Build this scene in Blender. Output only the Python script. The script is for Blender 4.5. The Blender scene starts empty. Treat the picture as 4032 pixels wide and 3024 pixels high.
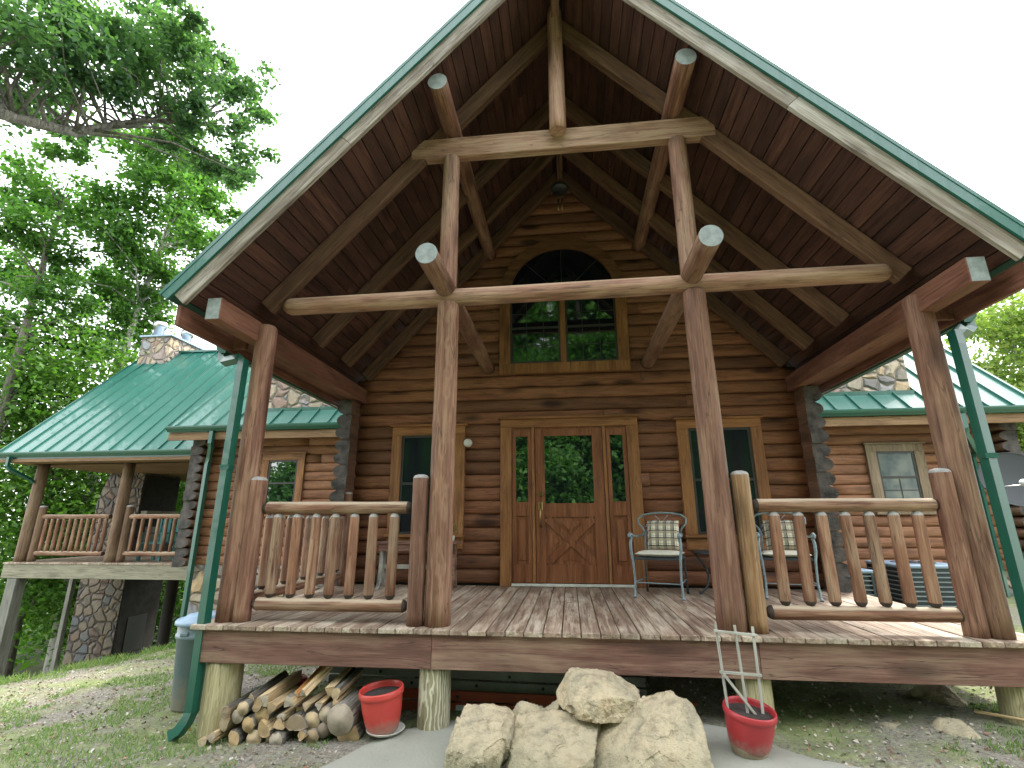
import bpy, math, random
import numpy as np
from mathutils import Vector, Matrix, noise
R = math.radians
random.seed(7)
sc = bpy.context.scene
col = sc.collection

# ------------------------------------------------------------------ camera
CAM = Vector((-0.016, -4.264, 0.835))
yaw, pitch, roll = R(6.388), R(15.444), R(-0.13)
fw = Vector((-math.sin(yaw)*math.cos(pitch), math.cos(yaw)*math.cos(pitch), math.sin(pitch)))
rt0 = Vector((math.cos(yaw), math.sin(yaw), 0)); up0 = rt0.cross(fw)
rt = rt0*math.cos(roll)+up0*math.sin(roll); up = -rt0*math.sin(roll)+up0*math.cos(roll)
cd = bpy.data.cameras.new('camera'); cam = bpy.data.objects.new('camera', cd); col.objects.link(cam)
cam.matrix_world = Matrix(((rt.x, up.x, -fw.x, CAM.x), (rt.y, up.y, -fw.y, CAM.y), (rt.z, up.z, -fw.z, CAM.z), (0, 0, 0, 1)))
cd.sensor_width = 36; cd.lens = 36*1952.8/4032; cd.clip_start = .05; cd.clip_end = 2000
sc.camera = cam

# ------------------------------------------------------------------ light
SUN_EL, SUN_AZ = R(50), R(38)       # azimuth from +Y towards +X : behind the house, to the right
w = bpy.data.worlds.new('World'); sc.world = w; w.use_nodes = True
nt = w.node_tree; nt.nodes.clear()
sky = nt.nodes.new('ShaderNodeTexSky'); sky.sky_type = 'NISHITA'; sky.sun_disc = False
sky.sun_elevation = SUN_EL; sky.sun_rotation = SUN_AZ; sky.air_density = 1.0; sky.dust_density = 4.0; sky.ozone_density = 1.0
mixw = nt.nodes.new('ShaderNodeMix'); mixw.data_type = 'RGBA'; mixw.inputs[0].default_value = .62
mixw.inputs[7].default_value = (13.0, 13.1, 13.1, 1)     # thin bright cloud veil over the blue
bg = nt.nodes.new('ShaderNodeBackground'); bg.inputs['Strength'].default_value = .11
wo = nt.nodes.new('ShaderNodeOutputWorld')
nt.links.new(sky.outputs[0], mixw.inputs[6]); nt.links.new(mixw.outputs[2], bg.inputs[0]); nt.links.new(bg.outputs[0], wo.inputs[0])
sl = bpy.data.lights.new('sun', 'SUN'); sl.energy = 1.6; sl.angle = R(8); sl.color = (1, .94, .84)
so = bpy.data.objects.new('sun', sl); col.objects.link(so)
sd = Vector((math.sin(SUN_AZ)*math.cos(SUN_EL), math.cos(SUN_AZ)*math.cos(SUN_EL), math.sin(SUN_EL)))
so.rotation_euler = sd.to_track_quat('Z', 'Y').to_euler()
vs = sc.view_settings; vs.view_transform = 'Standard'; vs.look = 'None'; vs.gamma = 1; vs.use_curve_mapping = False
vs.exposure = 2.05
sc.render.engine = 'CYCLES'
sc.cycles.max_bounces = 7; sc.cycles.diffuse_bounces = 4; sc.cycles.glossy_bounces = 3; sc.cycles.transparent_max_bounces = 8

# ------------------------------------------------------------------ object helpers
W = {}
def tag(o, label=None, cat=None, group=None, kind=None):
    if label: o['label'] = label
    if cat: o['category'] = cat
    if group: o['group'] = group
    if kind: o['kind'] = kind
    return o
def empty(name, loc, label=None, cat=None, group=None, rz=0):
    o = bpy.data.objects.new(name, None); col.objects.link(o); o.empty_display_size = .1
    o.location = loc; o.rotation_euler = (0, 0, rz)
    W[o.name] = Matrix.Translation(Vector(loc)) @ Matrix.Rotation(rz, 4, 'Z')
    return tag(o, label, cat, group)
def link(name, me, mw=None, parent=None):
    o = bpy.data.objects.new(name, me); col.objects.link(o)
    mw = mw or Matrix.Identity(4)
    if parent:
        o.parent = parent; o.matrix_parent_inverse = W[parent.name].inverted()
    o.matrix_basis = mw; W[o.name] = mw
    return o
def copy_tree(o, parent=None, loc=None, rz=None, scale=None):
    c = o.copy(); col.objects.link(c)
    if parent:
        inv = o.matrix_parent_inverse.copy(); c.parent = parent; c.matrix_parent_inverse = inv
    if loc is not None: c.location = loc
    if rz is not None: c.rotation_euler = (0, 0, rz)
    if scale is not None: c.scale = scale
    for ch in list(o.children): copy_tree(ch, c)
    return c
class MB:
    def __init__(s): s.v = []; s.f = []; s.m = []; s.sm = []
    def add(s, vs_, fs, mi=0, smooth=False):
        b = len(s.v); s.v += [tuple(p) for p in vs_]
        for i, f in enumerate(fs):
            s.f.append([b+k for k in f]); s.m.append(mi if isinstance(mi, int) else mi[i]); s.sm.append(smooth if isinstance(smooth, bool) else smooth[i])
    def par(s, o, u, v, w_, mi=0, ch=0):
        """box from corner o with edge vectors u,v,w; ch = chamfer"""
        o, u, v, w_ = Vector(o), Vector(u), Vector(v), Vector(w_)
        if u.cross(v).dot(w_) < 0: u, v = v, u
        if ch <= 0:
            P = [o+u*a+v*b+w_*c for c in (0, 1) for b in (0, 1) for a in (0, 1)]
            s.add(P, [(0, 2, 3, 1), (4, 5, 7, 6), (0, 1, 5, 4), (2, 6, 7, 3), (0, 4, 6, 2), (1, 3, 7, 5)], mi); return
        cu, cv, cw = min(.45, ch/u.length), min(.45, ch/v.length), min(.45, ch/w_.length)
        P = []; idx = {}
        for c in (0, 1):
            for b in (0, 1):
                for a in (0, 1):
                    A = cu if a == 0 else 1-cu; B = cv if b == 0 else 1-cv; Cc = cw if c == 0 else 1-cw
                    for k, (x, y, z) in enumerate(((a, B, Cc), (A, b, Cc), (A, B, c))):
                        idx[(a, b, c, k)] = len(P); P.append(o+u*x+v*y+w_*z)
        F = []
        for k in range(3):
            for side in (0, 1):
                q = []
                for (p, r_) in ((0, 0), (1, 0), (1, 1), (0, 1)):
                    t = [p, r_]; t.insert(k, side); q.append(idx[(t[0], t[1], t[2], k)])
                flip = (side == 0) ^ (k == 1)
                F.append(tuple(reversed(q)) if flip else tuple(q))
        for k in range(3):      # edge bevels along axis k
            o1, o2 = [i for i in range(3) if i != k]
            for p in (0, 1):
                for q_ in (0, 1):
                    t0 = [0, 0, 0]; t0[o1] = p; t0[o2] = q_; t1 = list(t0); t1[k] = 1
                    F.append((idx[(*t0, o1)], idx[(*t1, o1)], idx[(*t1, o2)], idx[(*t0, o2)]))
        for a in (0, 1):
            for b in (0, 1):
                for c in (0, 1): F.append((idx[(a, b, c, 0)], idx[(a, b, c, 1)], idx[(a, b, c, 2)]))
        # fix winding by centre test
        ctr = sum(P, Vector())/len(P); G = []
        for f in F:
            c0 = sum((P[i] for i in f), Vector())/len(f); n = (P[f[1]]-P[f[0]]).cross(P[f[2]]-P[f[0]])
            G.append(f if n.dot(c0-ctr) > 0 else tuple(reversed(f)))
        s.add(P, G, mi)
    def box(s, a, b, mi=0, ch=0):
        s.par((min(a[0], b[0]), min(a[1], b[1]), min(a[2], b[2])), (abs(b[0]-a[0]), 0, 0), (0, abs(b[1]-a[1]), 0), (0, 0, abs(b[2]-a[2])), mi, ch)
    def tube(s, pts, rad, n=8, mi=0, caps=True, sq=False):
        pts = [Vector(p) for p in pts]; rad = rad if isinstance(rad, (list, tuple)) else [rad]*len(pts)
        P = []; F = []; prev = None
        for i, p in enumerate(pts):
            t = (pts[min(i+1, len(pts)-1)]-pts[max(i-1, 0)]).normalized()
            if prev is None:
                prev = t.orthogonal().normalized()
                if sq: prev = (Vector((0, 1, 0)) if abs(t.y) < .9 else Vector((0, 0, 1))); prev = (prev-t*prev.dot(t)).normalized()
            nn = (prev-t*prev.dot(t)).normalized(); prev = nn; b = t.cross(nn)
            for k in range(n):
                a = 2*math.pi*(k+(.5 if sq else 0))/n; P.append(p+(nn*math.cos(a)+b*math.sin(a))*rad[i])
        for i in range(len(pts)-1):
            for k in range(n): F.append((i*n+k, i*n+(k+1) % n, (i+1)*n+(k+1) % n, (i+1)*n+k))
        sm = [not sq]*len(F)
        if caps:
            F += [tuple(reversed(range(n))), tuple((len(pts)-1)*n+k for k in range(n))]; sm += [False, False]
        s.add(P, F, mi, sm)
    def lathe(s, prof, c=(0, 0, 0), n=32, mi=0, smooth=True, sx=1, sy=1):
        P = []; F = []
        for (r, z) in prof:
            for k in range(n):
                a = 2*math.pi*k/n; P.append((c[0]+math.cos(a)*r*sx, c[1]+math.sin(a)*r*sy, c[2]+z))
        for i in range(len(prof)-1):
            for k in range(n): F.append((i*n+k, i*n+(k+1) % n, (i+1)*n+(k+1) % n, (i+1)*n+k))
        s.add(P, F, mi, smooth)
    def prism(s, poly, o, u, v, w_, mi=0):
        """polygon (a,b) -> o+u*a+v*b extruded by w"""
        o, u, v, w_ = Vector(o), Vector(u), Vector(v), Vector(w_)
        if u.cross(v).dot(w_) < 0: poly = list(reversed(poly))
        n = len(poly); P = [o+u*a+v*b for a, b in poly]+[o+u*a+v*b+w_ for a, b in poly]
        F = [tuple(reversed(range(n))), tuple(range(n, 2*n))]+[(i, (i+1) % n, n+(i+1) % n, n+i) for i in range(n)]
        s.add(P, F, mi)
    def build(s, name, mats, parent=None, mw=None, label=None, cat=None, group=None, kind=None):
        me = bpy.data.meshes.new(name); me.from_pydata(s.v, [], s.f); me.validate()
        mats = mats if isinstance(mats, (list, tuple)) else [mats]
        for m in mats: me.materials.append(m)
        if len(me.polygons) == len(s.m):
            me.polygons.foreach_set('material_index', s.m); me.polygons.foreach_set('use_smooth', s.sm)
        me.update()
        o = link(name, me, mw, parent)
        return tag(o, label, cat, group, kind)

# ------------------------------------------------------------------ material helpers
def srgb(h):
    h = h.lstrip('#'); c = [int(h[i:i+2], 16)/255 for i in (0, 2, 4)]
    return tuple([(x/12.92 if x < .04 else ((x+.055)/1.055)**2.4) for x in c]+[1])
class NT:
    def __init__(s, name):
        s.m = bpy.data.materials.new(name); s.m.use_nodes = True; s.t = s.m.node_tree; s.t.nodes.clear()
        s.out = s.n('ShaderNodeOutputMaterial'); s.p = s.n('ShaderNodeBsdfPrincipled'); s.l(s.p.outputs[0], s.out.inputs[0])
    def n(s, t, **k):
        o = s.t.nodes.new(t)
        for a, b in k.items(): setattr(o, a, b)
        return o
    def l(s, a, b): s.t.links.new(a, b)
    def val(s, inp, v):
        if hasattr(v, 'links') or hasattr(v, 'is_linked'): s.l(v, inp)
        else: inp.default_value = v
    def math(s, op, a, b=0., c=None):
        n = s.n('ShaderNodeMath', operation=op); s.val(n.inputs[0], a); s.val(n.inputs[1], b)
        if c is not None: s.val(n.inputs[2], c)
        return n.outputs[0]
    def vmath(s, op, a, b):
        n = s.n('ShaderNodeVectorMath', operation=op); s.val(n.inputs[0], a); s.val(n.inputs[1], b); return n.outputs[0]
    def mix(s, f, a, b, mode='MIX'):
        n = s.n('ShaderNodeMix', data_type='RGBA', blend_type=mode); s.val(n.inputs[0], f); s.val(n.inputs[6], a); s.val(n.inputs[7], b); return n.outputs[2]
    def noise(s, v, sc_, det=4, rough=.55, dist=0., out='Fac'):
        n = s.n('ShaderNodeTexNoise'); s.l(v, n.inputs['Vector']); n.inputs['Scale'].default_value = sc_; n.inputs['Detail'].default_value = det
        n.inputs['Roughness'].default_value = rough; n.inputs['Distortion'].default_value = dist; return n.outputs[out]
    def ramp(s, f, st):
        n = s.n('ShaderNodeValToRGB'); s.l(f, n.inputs[0]); e = n.color_ramp.elements
        while len(e) < len(st): e.new(.5)
        for i, (p, c) in enumerate(st): e[i].position = p; e[i].color = c if isinstance(c, tuple) else (c, c, c, 1)
        return n.outputs[0]
    def bump(s, h, strength=.3, dist=.01, normal=None):
        n = s.n('ShaderNodeBump'); n.inputs['Strength'].default_value = strength; n.inputs['Distance'].default_value = dist; s.l(h, n.inputs['Height'])
        if normal: s.l(normal, n.inputs['Normal'])
        return n.outputs[0]
    def coords(s):
        return s.n('ShaderNodeTexCoord').outputs['Object']
    def fin(s, colr, rough=.6, bump=None, spec=.5, metal=0, coat=0):
        s.val(s.p.inputs['Base Color'], colr); s.val(s.p.inputs['Roughness'], rough); s.p.inputs['Specular IOR Level'].default_value = spec
        s.p.inputs['Metallic'].default_value = metal; s.p.inputs['Coat Weight'].default_value = coat
        if bump: s.l(bump, s.p.inputs['Normal'])
        return s.m
def wood(name, axis, dark, mid, light, weath=None, wamt=.4, rough=.7, topw=None, rings=0., knots=.5, bump=.35, var=.35, fine=1.):
    t = NT(name); oc = t.coords()
    geo = t.n('ShaderNodeNewGeometry'); rnd = geo.outputs['Random Per Island']; ob = t.n('ShaderNodeObjectInfo').outputs['Random']
    off = t.math('ADD', t.math('MULTIPLY', rnd, 31.7), t.math('MULTIPLY', ob, 17.3))
    cmb = t.n('ShaderNodeCombineXYZ'); [t.l(off, cmb.inputs[i]) for i in range(3)]
    v = t.vmath('ADD', oc, cmb.outputs[0])
    def st(a, b): s = [b, b, b]; s['XYZ'.index(axis)] = a; return t.vmath('MULTIPLY', v, tuple(s))
    streak = t.noise(st(1.6*fine, 26*fine), 1., 5, .6, .6)
    broad = t.noise(st(.9, 4.5), 1., 4, .6, .9)
    blot = t.noise(st(1.1, 2.6), 1., 3, .65, .3)
    c = t.ramp(t.math('ADD', t.math('MULTIPLY', streak, .55), t.math('MULTIPLY', broad, .45)), [(.34, dark), (.5, mid), (.68, light)])
    if rings:
        wv = t.n('ShaderNodeTexWave', wave_type='RINGS', rings_direction=axis); t.l(st(.35, 1.0), wv.inputs[0])
        wv.inputs['Scale'].default_value = 9 if rings < .5 else 15; wv.inputs['Distortion'].default_value = 8; wv.inputs['Detail'].default_value = 2; wv.inputs['Detail Scale'].default_value = 1.2
        c = t.mix(t.math('MULTIPLY', t.ramp(wv.outputs['Fac'], [(.55, 0.), (.95, 1.)]), rings), c, light)
    if weath:
        c = t.mix(t.math('MULTIPLY', t.ramp(t.math('ADD', t.math('MULTIPLY', blot, .6), t.math('MULTIPLY', streak, .4)), [(.46, 0.), (.62, 1.)]), wamt), c, weath)
    if knots:
        vo = t.n('ShaderNodeTexVoronoi', feature='F1'); t.l(st(1.3, 4.2), vo.inputs['Vector']); vo.inputs['Scale'].default_value = 1.
        c = t.mix(t.math('MULTIPLY', t.ramp(vo.outputs['Distance'], [(.13, 1.), (.30, 0.)]), knots), c, tuple(x*.35 for x in dark[:3])+(1,))
    if var:
        vf = t.math('ADD', 1-var/2, t.math('MULTIPLY', t.math('FRACT', t.math('ADD', t.math('MULTIPLY', rnd, 7.31), ob)), var))
        vv = t.n('ShaderNodeCombineXYZ'); [t.l(vf, vv.inputs[i]) for i in range(3)]
        c = t.mix(1., c, vv.outputs[0], 'MULTIPLY')
    fine_n = t.noise(st(5., 85.), 1., 3, .6)
    c = t.mix(1., c, t.ramp(fine_n, [(.25, .68), (.5, 1.), (.8, 1.22)]), 'MULTIPLY')
    ck = t.noise(st(.7, 13.), 1., 3, .5, .25)
    crack = t.ramp(t.math('ABSOLUTE', t.math('SUBTRACT', ck, .5)), [(.0, 1.), (.011, 0.)])
    c = t.mix(t.math('MULTIPLY', crack, .55), c, tuple(x*.3 for x in dark[:3])+(1,))
    if topw:
        sp = t.n('ShaderNodeSeparateXYZ'); t.l(geo.outputs['Normal'], sp.inputs[0])
        c = t.mix(t.math('MULTIPLY', t.ramp(t.math('ADD', sp.outputs[2], t.math('MULTIPLY', streak, .6)), [(.75, 0.), (1.15, 1.)]), .85), c, topw)
    b = t.bump(t.math('SUBTRACT', t.math('ADD', t.math('ADD', streak, t.math('MULTIPLY', broad, .6)), t.math('MULTIPLY', fine_n, .35)), t.math('MULTIPLY', crack, .6)), bump*1.2, .013)
    return t.fin(c, t.ramp(streak, [(.3, rough-.12), (.7, min(1, rough+.12))]), b, .35)
def plain(name, c, rough=.6, metal=0, spec=.5, nscale=6, namt=.18, bump=0., coat=0):
    t = NT(name); oc = t.coords(); n = t.noise(oc, nscale, 5, .6)
    cc = t.mix(t.ramp(n, [(.3, 0.), (.7, 1.)]), tuple(x*(1-namt) for x in c[:3])+(1,), tuple(min(1, x*(1+namt)) for x in c[:3])+(1,))
    return t.fin(cc, t.math('ADD', rough-.06, t.math('MULTIPLY', n, .12)), t.bump(t.noise(oc, nscale*8, 4), bump, .01) if bump else None, spec, metal, coat)

C = lambda r, g, b: (r, g, b, 1)
M = {}
LOGC = dict(dark=C(.085, .033, .020), mid=C(.178, .086, .056), light=C(.275, .152, .103), weath=C(.34, .225, .145))
M['post'] = wood('post_wood', 'Z', **LOGC, wamt=.5, rings=.0)
M['post_grain'] = wood('post_wood_grain', 'Z', C(.09, .038, .022), C(.175, .085, .052), C(.33, .215, .135), C(.24, .145, .095), wamt=.4, rings=.30, knots=.2)
M['post_tan'] = wood('newel_tan_wood', 'Z', C(.11, .06, .028), C(.24, .13, .06), C(.36, .22, .11), C(.42, .33, .21), wamt=.5)
M['tie'] = wood('tie_log_wood', 'Z', C(.11, .050, .032), C(.255, .132, .090), C(.37, .225, .16), C(.40, .29, .20), wamt=.5, topw=C(.44, .31, .21))
M['rail'] = wood('rail_wood', 'Z', C(.095, .036, .020), C(.20, .095, .055), C(.31, .175, .105), C(.42, .32, .22), wamt=.5, topw=C(.42, .34, .25), knots=.3)
M['rafter'] = wood('rafter_wood', 'Z', C(.062, .030, .018), C(.125, .066, .038), C(.195, .11, .066), None, knots=.4)
M['endgrain'] = plain('painted_end_grain', C(.22, .25, .25), .8, nscale=14, namt=.3, bump=.3)
M['tip'] = plain('dark_cut_tip', C(.045, .032, .026), .8, nscale=18, namt=.3)
M['greycap'] = plain('weathered_grey_top', C(.30, .29, .28), .85, nscale=25, namt=.25, bump=.3)
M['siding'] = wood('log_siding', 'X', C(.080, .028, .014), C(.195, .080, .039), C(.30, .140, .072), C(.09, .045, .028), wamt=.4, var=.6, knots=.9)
M['siding_light'] = wood('log_siding_wing', 'X', C(.11, .044, .022), C(.235, .105, .052), C(.33, .17, .09), C(.22, .12, .075), wamt=.4, var=.35, knots=.5)  # paler, more orange log siding of the wing walls
M['siding_y'] = wood('log_siding_side', 'Y', C(.07, .035, .022), C(.13, .065, .038), C(.2, .11, .07), C(.12, .09, .07), wamt=.4, var=.4)
M['stack'] = plain('weathered_log_ends', C(.055, .048, .044), .85, nscale=7, namt=.9, bump=.8)
M['deck'] = wood('deck_boards', 'Y', C(.12, .076, .054), C(.25, .178, .130), C(.37, .295, .225), C(.50, .44, .35), wamt=.8, var=.35, knots=.12, rough=.6)
M['fascia'] = wood('deck_rim_board', 'X', C(.085, .040, .029), C(.175, .088, .066), C(.25, .145, .108), C(.30, .22, .15), wamt=.5, var=.25, knots=.6, fine=.7)
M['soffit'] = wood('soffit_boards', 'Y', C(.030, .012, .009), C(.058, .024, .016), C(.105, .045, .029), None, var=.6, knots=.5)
M['beam'] = wood('side_beam_wood', 'Y', C(.08, .030, .017), C(.15, .062, .038), C(.22, .105, .066), None, var=.1, knots=.3)
M['tiebeam'] = wood('tie_beam_wood', 'X', C(.14, .072, .046), C(.28, .158, .105), C(.38, .25, .175), C(.4, .30, .2), wamt=.5, var=.1, knots=.2)
M['rake'] = wood('rake_board_weathered', 'Z', C(.11, .085, .065), C(.21, .175, .14), C(.31, .27, .225), C(.50, .48, .44), wamt=.5, var=.05, knots=0)
M['pier'] = wood('treated_pier_wood', 'Z', C(.24, .20, .10), C(.40, .35, .20), C(.53, .48, .30), C(.34, .34, .22), wamt=.4, rings=.5, knots=.15, var=.1)
M['pier_grain'] = wood('treated_pier_grain', 'Z', C(.20, .18, .11), C(.30, .27, .17), C(.60, .58, .44), None, rings=.95, knots=0, var=0)
M['trim'] = wood('window_trim_wood', 'Z', C(.135, .052, .017), C(.25, .108, .038), C(.34, .165, .064), None, var=.15, knots=.3, rough=.55)
M['trim_x'] = wood('window_trim_wood_across', 'X', C(.135, .052, .017), C(.25, .108, .038), C(.34, .165, .064), None, var=.15, knots=.3, rough=.55)
M['archwood'] = wood('arch_trim_wood', 'X', C(.08, .032, .014), C(.155, .068, .030), C(.23, .11, .05), None, var=.1, knots=.2)
M['trim_grey'] = wood('trim_weathered', 'Z', C(.13, .09, .055), C(.21, .155, .10), C(.29, .225, .155), C(.16, .13, .095), wamt=.4, var=.1, knots=.2)
M['door'] = wood('door_wood', 'Z', C(.105, .034, .014), C(.20, .072, .030), C(.28, .115, .050), None, var=.12, knots=.1, rough=.42)
M['cap'] = wood('eave_board', 'X', C(.13, .07, .034), C(.22, .13, .066), C(.31, .20, .11), None, var=.1, knots=.2)
M['dimwood'] = wood('side_porch_wood', 'Z', C(.075, .04, .022), C(.145, .085, .05), C(.22, .14, .085), C(.27, .2, .13), wamt=.5)
M['greywood'] = wood('grey_timber', 'X', C(.13, .12, .085), C(.21, .195, .14), C(.29, .27, .2), C(.16, .16, .12), wamt=.4, var=.1)
M['greypost'] = wood('grey_timber_upright', 'Z', C(.11, .11, .095), C(.18, .18, .155), C(.25, .25, .22), None, var=.1)
M['bark'] = wood('bark', 'Z', C(.07, .062, .052), C(.14, .125, .105), C(.24, .22, .19), C(.3, .3, .27), wamt=.35, bump=1., rough=.9, knots=.2)
M['palebark'] = wood('pale_bark', 'Z', C(.22, .21, .18), C(.40, .39, .35), C(.55, .54, .5), C(.12, .11, .1), wamt=.5, bump=.6, rough=.9, knots=.3)
M['green'] = plain('green_gutter_paint', C(.002, .075, .050), .4, nscale=3, namt=.12, coat=.3)
M['soot_shade'] = plain('sooty_shaded_stone', C(.022, .020, .018), .95, nscale=5, namt=.6, bump=.6)  # near-black: deep shade under the porch roof painted in, along with soot
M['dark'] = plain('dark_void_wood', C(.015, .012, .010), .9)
M['black'] = plain('black_metal', C(.02, .021, .023), .45)
M['screen'] = plain('window_screen_frame', C(.03, .028, .026), .5)
M['iron'] = plain('blue_grey_iron_paint', C(.17, .235, .255), .45, nscale=30, namt=.35, bump=.2)
M['irondark'] = plain('dark_iron', C(.035, .045, .055), .45, nscale=30, namt=.3)
M['cream'] = plain('cream_fabric', C(.62, .60, .50), .9, nscale=40, namt=.08, bump=.2)
M['trash'] = plain('grey_blue_plastic', C(.11, .165, .20), .5, nscale=5, namt=.12)
M['trashlid'] = plain('blue_lid_plastic', C(.22, .32, .44), .45, nscale=5, namt=.08)
M['red'] = plain('red_glazed_plastic', C(.50, .045, .035), .35, nscale=7, namt=.22, coat=.25)
M['darkred'] = plain('dark_red_plastic', C(.36, .022, .028), .35, nscale=7, namt=.2, coat=.2)
for nm, c_ in (('red', C(.50, .045, .035)), ('darkred', C(.36, .022, .028)), ('trash', C(.11, .165, .20))):
    t = NT(nm+'_dirty'); oc = t.coords(); sp = t.n('ShaderNodeSeparateXYZ'); t.l(oc, sp.inputs[0]); n1 = t.noise(oc, 9, 6, .7); n2 = t.noise(oc, 40, 4)
    cc = t.mix(n1, tuple(x*.8 for x in c_[:3])+(1,), tuple(min(1, x*1.2+.01) for x in c_[:3])+(1,))
    msk = t.math('SUBTRACT', t.math('ADD', t.math('MULTIPLY', n1, .5), t.math('MULTIPLY', n2, .25)), t.math('MULTIPLY', t.math('MAXIMUM', sp.outputs[2] if nm != 'trash' else t.math('ADD', sp.outputs[2], .9), 0.), 2.2 if nm != 'trash' else .8))
    M[nm] = t.fin(t.mix(t.ramp(msk, [(.10, 0.), (.34, .75)]), cc, C(.26, .22, .17)), t.ramp(n1, [(.3, .32), (.7, .6)]), t.bump(n2, .08, .005), .5, 0, .12)
M['sand'] = plain('bare_tan_clay', C(.30, .24, .17), .85, nscale=12, namt=.3, bump=.3)
M['soil'] = plain('potting_soil', C(.035, .028, .024), .95, nscale=30, namt=.5, bump=.8)
M['white'] = plain('dull_white', C(.55, .55, .50), .6, nscale=15, namt=.15)
M['dustwhite'] = plain('pale_grey_plastic', C(.62, .66, .68), .5, nscale=15, namt=.1)
M['trellis'] = wood('grey_lath', 'Z', C(.24, .23, .20), C(.38, .37, .33), C(.5, .49, .45), None, var=.2, knots=0)
M['steel'] = plain('galvanised_steel', C(.5, .52, .53), .32, metal=1, nscale=8, namt=.1)
M['dish'] = plain('dish_grey', C(.055, .062, .068), .75, nscale=3, namt=.06)
M['acbody'] = plain('ac_dark_paint', C(.03, .045, .055), .5)
M['actop'] = plain('ac_top_paint', C(.24, .33, .42), .4)
M['acfin'] = plain('ac_louver', C(.20, .24, .24), .5)
M['teal'] = plain('teal_chair_paint', C(.05, .22, .22), .5)
M['paleblue'] = plain('pale_blue_paint', C(.32, .42, .45), .5)
M['orange'] = plain('orange_fibreglass', C(.36, .07, .035), .55, nscale=4, namt=.25)
M['alu'] = plain('dull_aluminium', C(.24, .26, .22), .5, nscale=5, namt=.2)
M['brass'] = plain('aged_brass', C(.30, .22, .10), .3, metal=1)
M['yellow'] = plain('yellow_stake', C(.42, .30, .03), .6)
M['cut'] = None
# glass: dark room behind a strongly reflecting pane
t = NT('window_glass'); n = t.noise(t.coords(), 1.3, 2)
M['glass'] = t.fin(C(.006, .009, .010), .015, t.bump(n, .05, .02), .5); t.p.inputs['IOR'].default_value = 2.3
t = NT('gable_glass'); n = t.noise(t.coords(), 1.3, 2)
M['glass_up'] = t.fin(C(.005, .008, .012), .03, t.bump(n, .08, .03), .5); t.p.inputs['IOR'].default_value = 1.7
t = NT('screened_glass'); M['glass_scr'] = t.fin(C(.008, .014, .018), .12, None, .5); t.p.inputs['IOR'].default_value = 1.5
t = NT('curtained_glass'); n = t.noise(t.coords(), 2.2, 3)
M['glass_pale'] = t.fin(t.mix(t.ramp(n, [(.35, 0.), (.65, 1.)]), C(.06, .085, .095), C(.22, .23, .2)), .25, None, .5)
# standing seam metal
t = NT('green_metal_roof'); oc = t.coords(); n = t.noise(oc, 1.2, 4)
n2 = t.noise(t.vmath('MULTIPLY', oc, (22., 1., 1.)), 1., 3)
rp = t.n('ShaderNodeNewGeometry').outputs['Random Per Island']; fade = t.ramp(t.noise(t.vmath('MULTIPLY', oc, (3., .7, .7)), 1., 5, .7), [(.35, 0.), (.75, 1.)])
cm = t.mix(n, C(.002, .075, .054), C(.004, .112, .084)); cm = t.mix(t.math('MULTIPLY', fade, .3), cm, C(.03, .15, .12)); cm = t.mix(t.math('MULTIPLY', rp, .3), cm, C(.003, .085, .065))
M['metal'] = t.fin(cm, t.ramp(n2, [(.3, .30), (.7, .45)]), t.bump(t.math('ADD', n2, t.math('MULTIPLY', n, .5)), .2, .02), .6, 0, .3)
# stone
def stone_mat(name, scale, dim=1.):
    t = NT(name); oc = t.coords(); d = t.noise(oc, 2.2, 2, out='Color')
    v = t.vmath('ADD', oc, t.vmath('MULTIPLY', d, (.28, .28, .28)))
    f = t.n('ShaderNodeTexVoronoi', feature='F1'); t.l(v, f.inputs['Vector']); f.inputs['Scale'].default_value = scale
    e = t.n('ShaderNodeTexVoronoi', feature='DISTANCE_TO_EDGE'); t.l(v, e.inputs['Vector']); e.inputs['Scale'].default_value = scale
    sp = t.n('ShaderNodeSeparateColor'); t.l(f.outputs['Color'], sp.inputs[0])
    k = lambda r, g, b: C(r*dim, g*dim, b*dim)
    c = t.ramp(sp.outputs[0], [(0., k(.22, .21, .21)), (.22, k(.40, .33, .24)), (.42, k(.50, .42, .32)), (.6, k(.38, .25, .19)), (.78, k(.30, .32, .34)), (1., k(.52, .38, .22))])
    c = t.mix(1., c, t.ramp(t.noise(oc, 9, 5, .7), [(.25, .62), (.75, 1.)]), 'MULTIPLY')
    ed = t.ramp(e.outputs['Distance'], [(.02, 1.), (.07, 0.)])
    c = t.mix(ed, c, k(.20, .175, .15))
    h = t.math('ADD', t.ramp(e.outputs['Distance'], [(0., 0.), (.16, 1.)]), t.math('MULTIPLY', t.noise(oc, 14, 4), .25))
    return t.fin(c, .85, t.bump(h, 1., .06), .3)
M['stone'] = stone_mat('field_stone', 3.6); M['stone_dim'] = stone_mat('field_stone_mossy_shaded', 4.2, .42)  # second one is a darker copy: porch roof shade and moss tone in the colour
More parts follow.
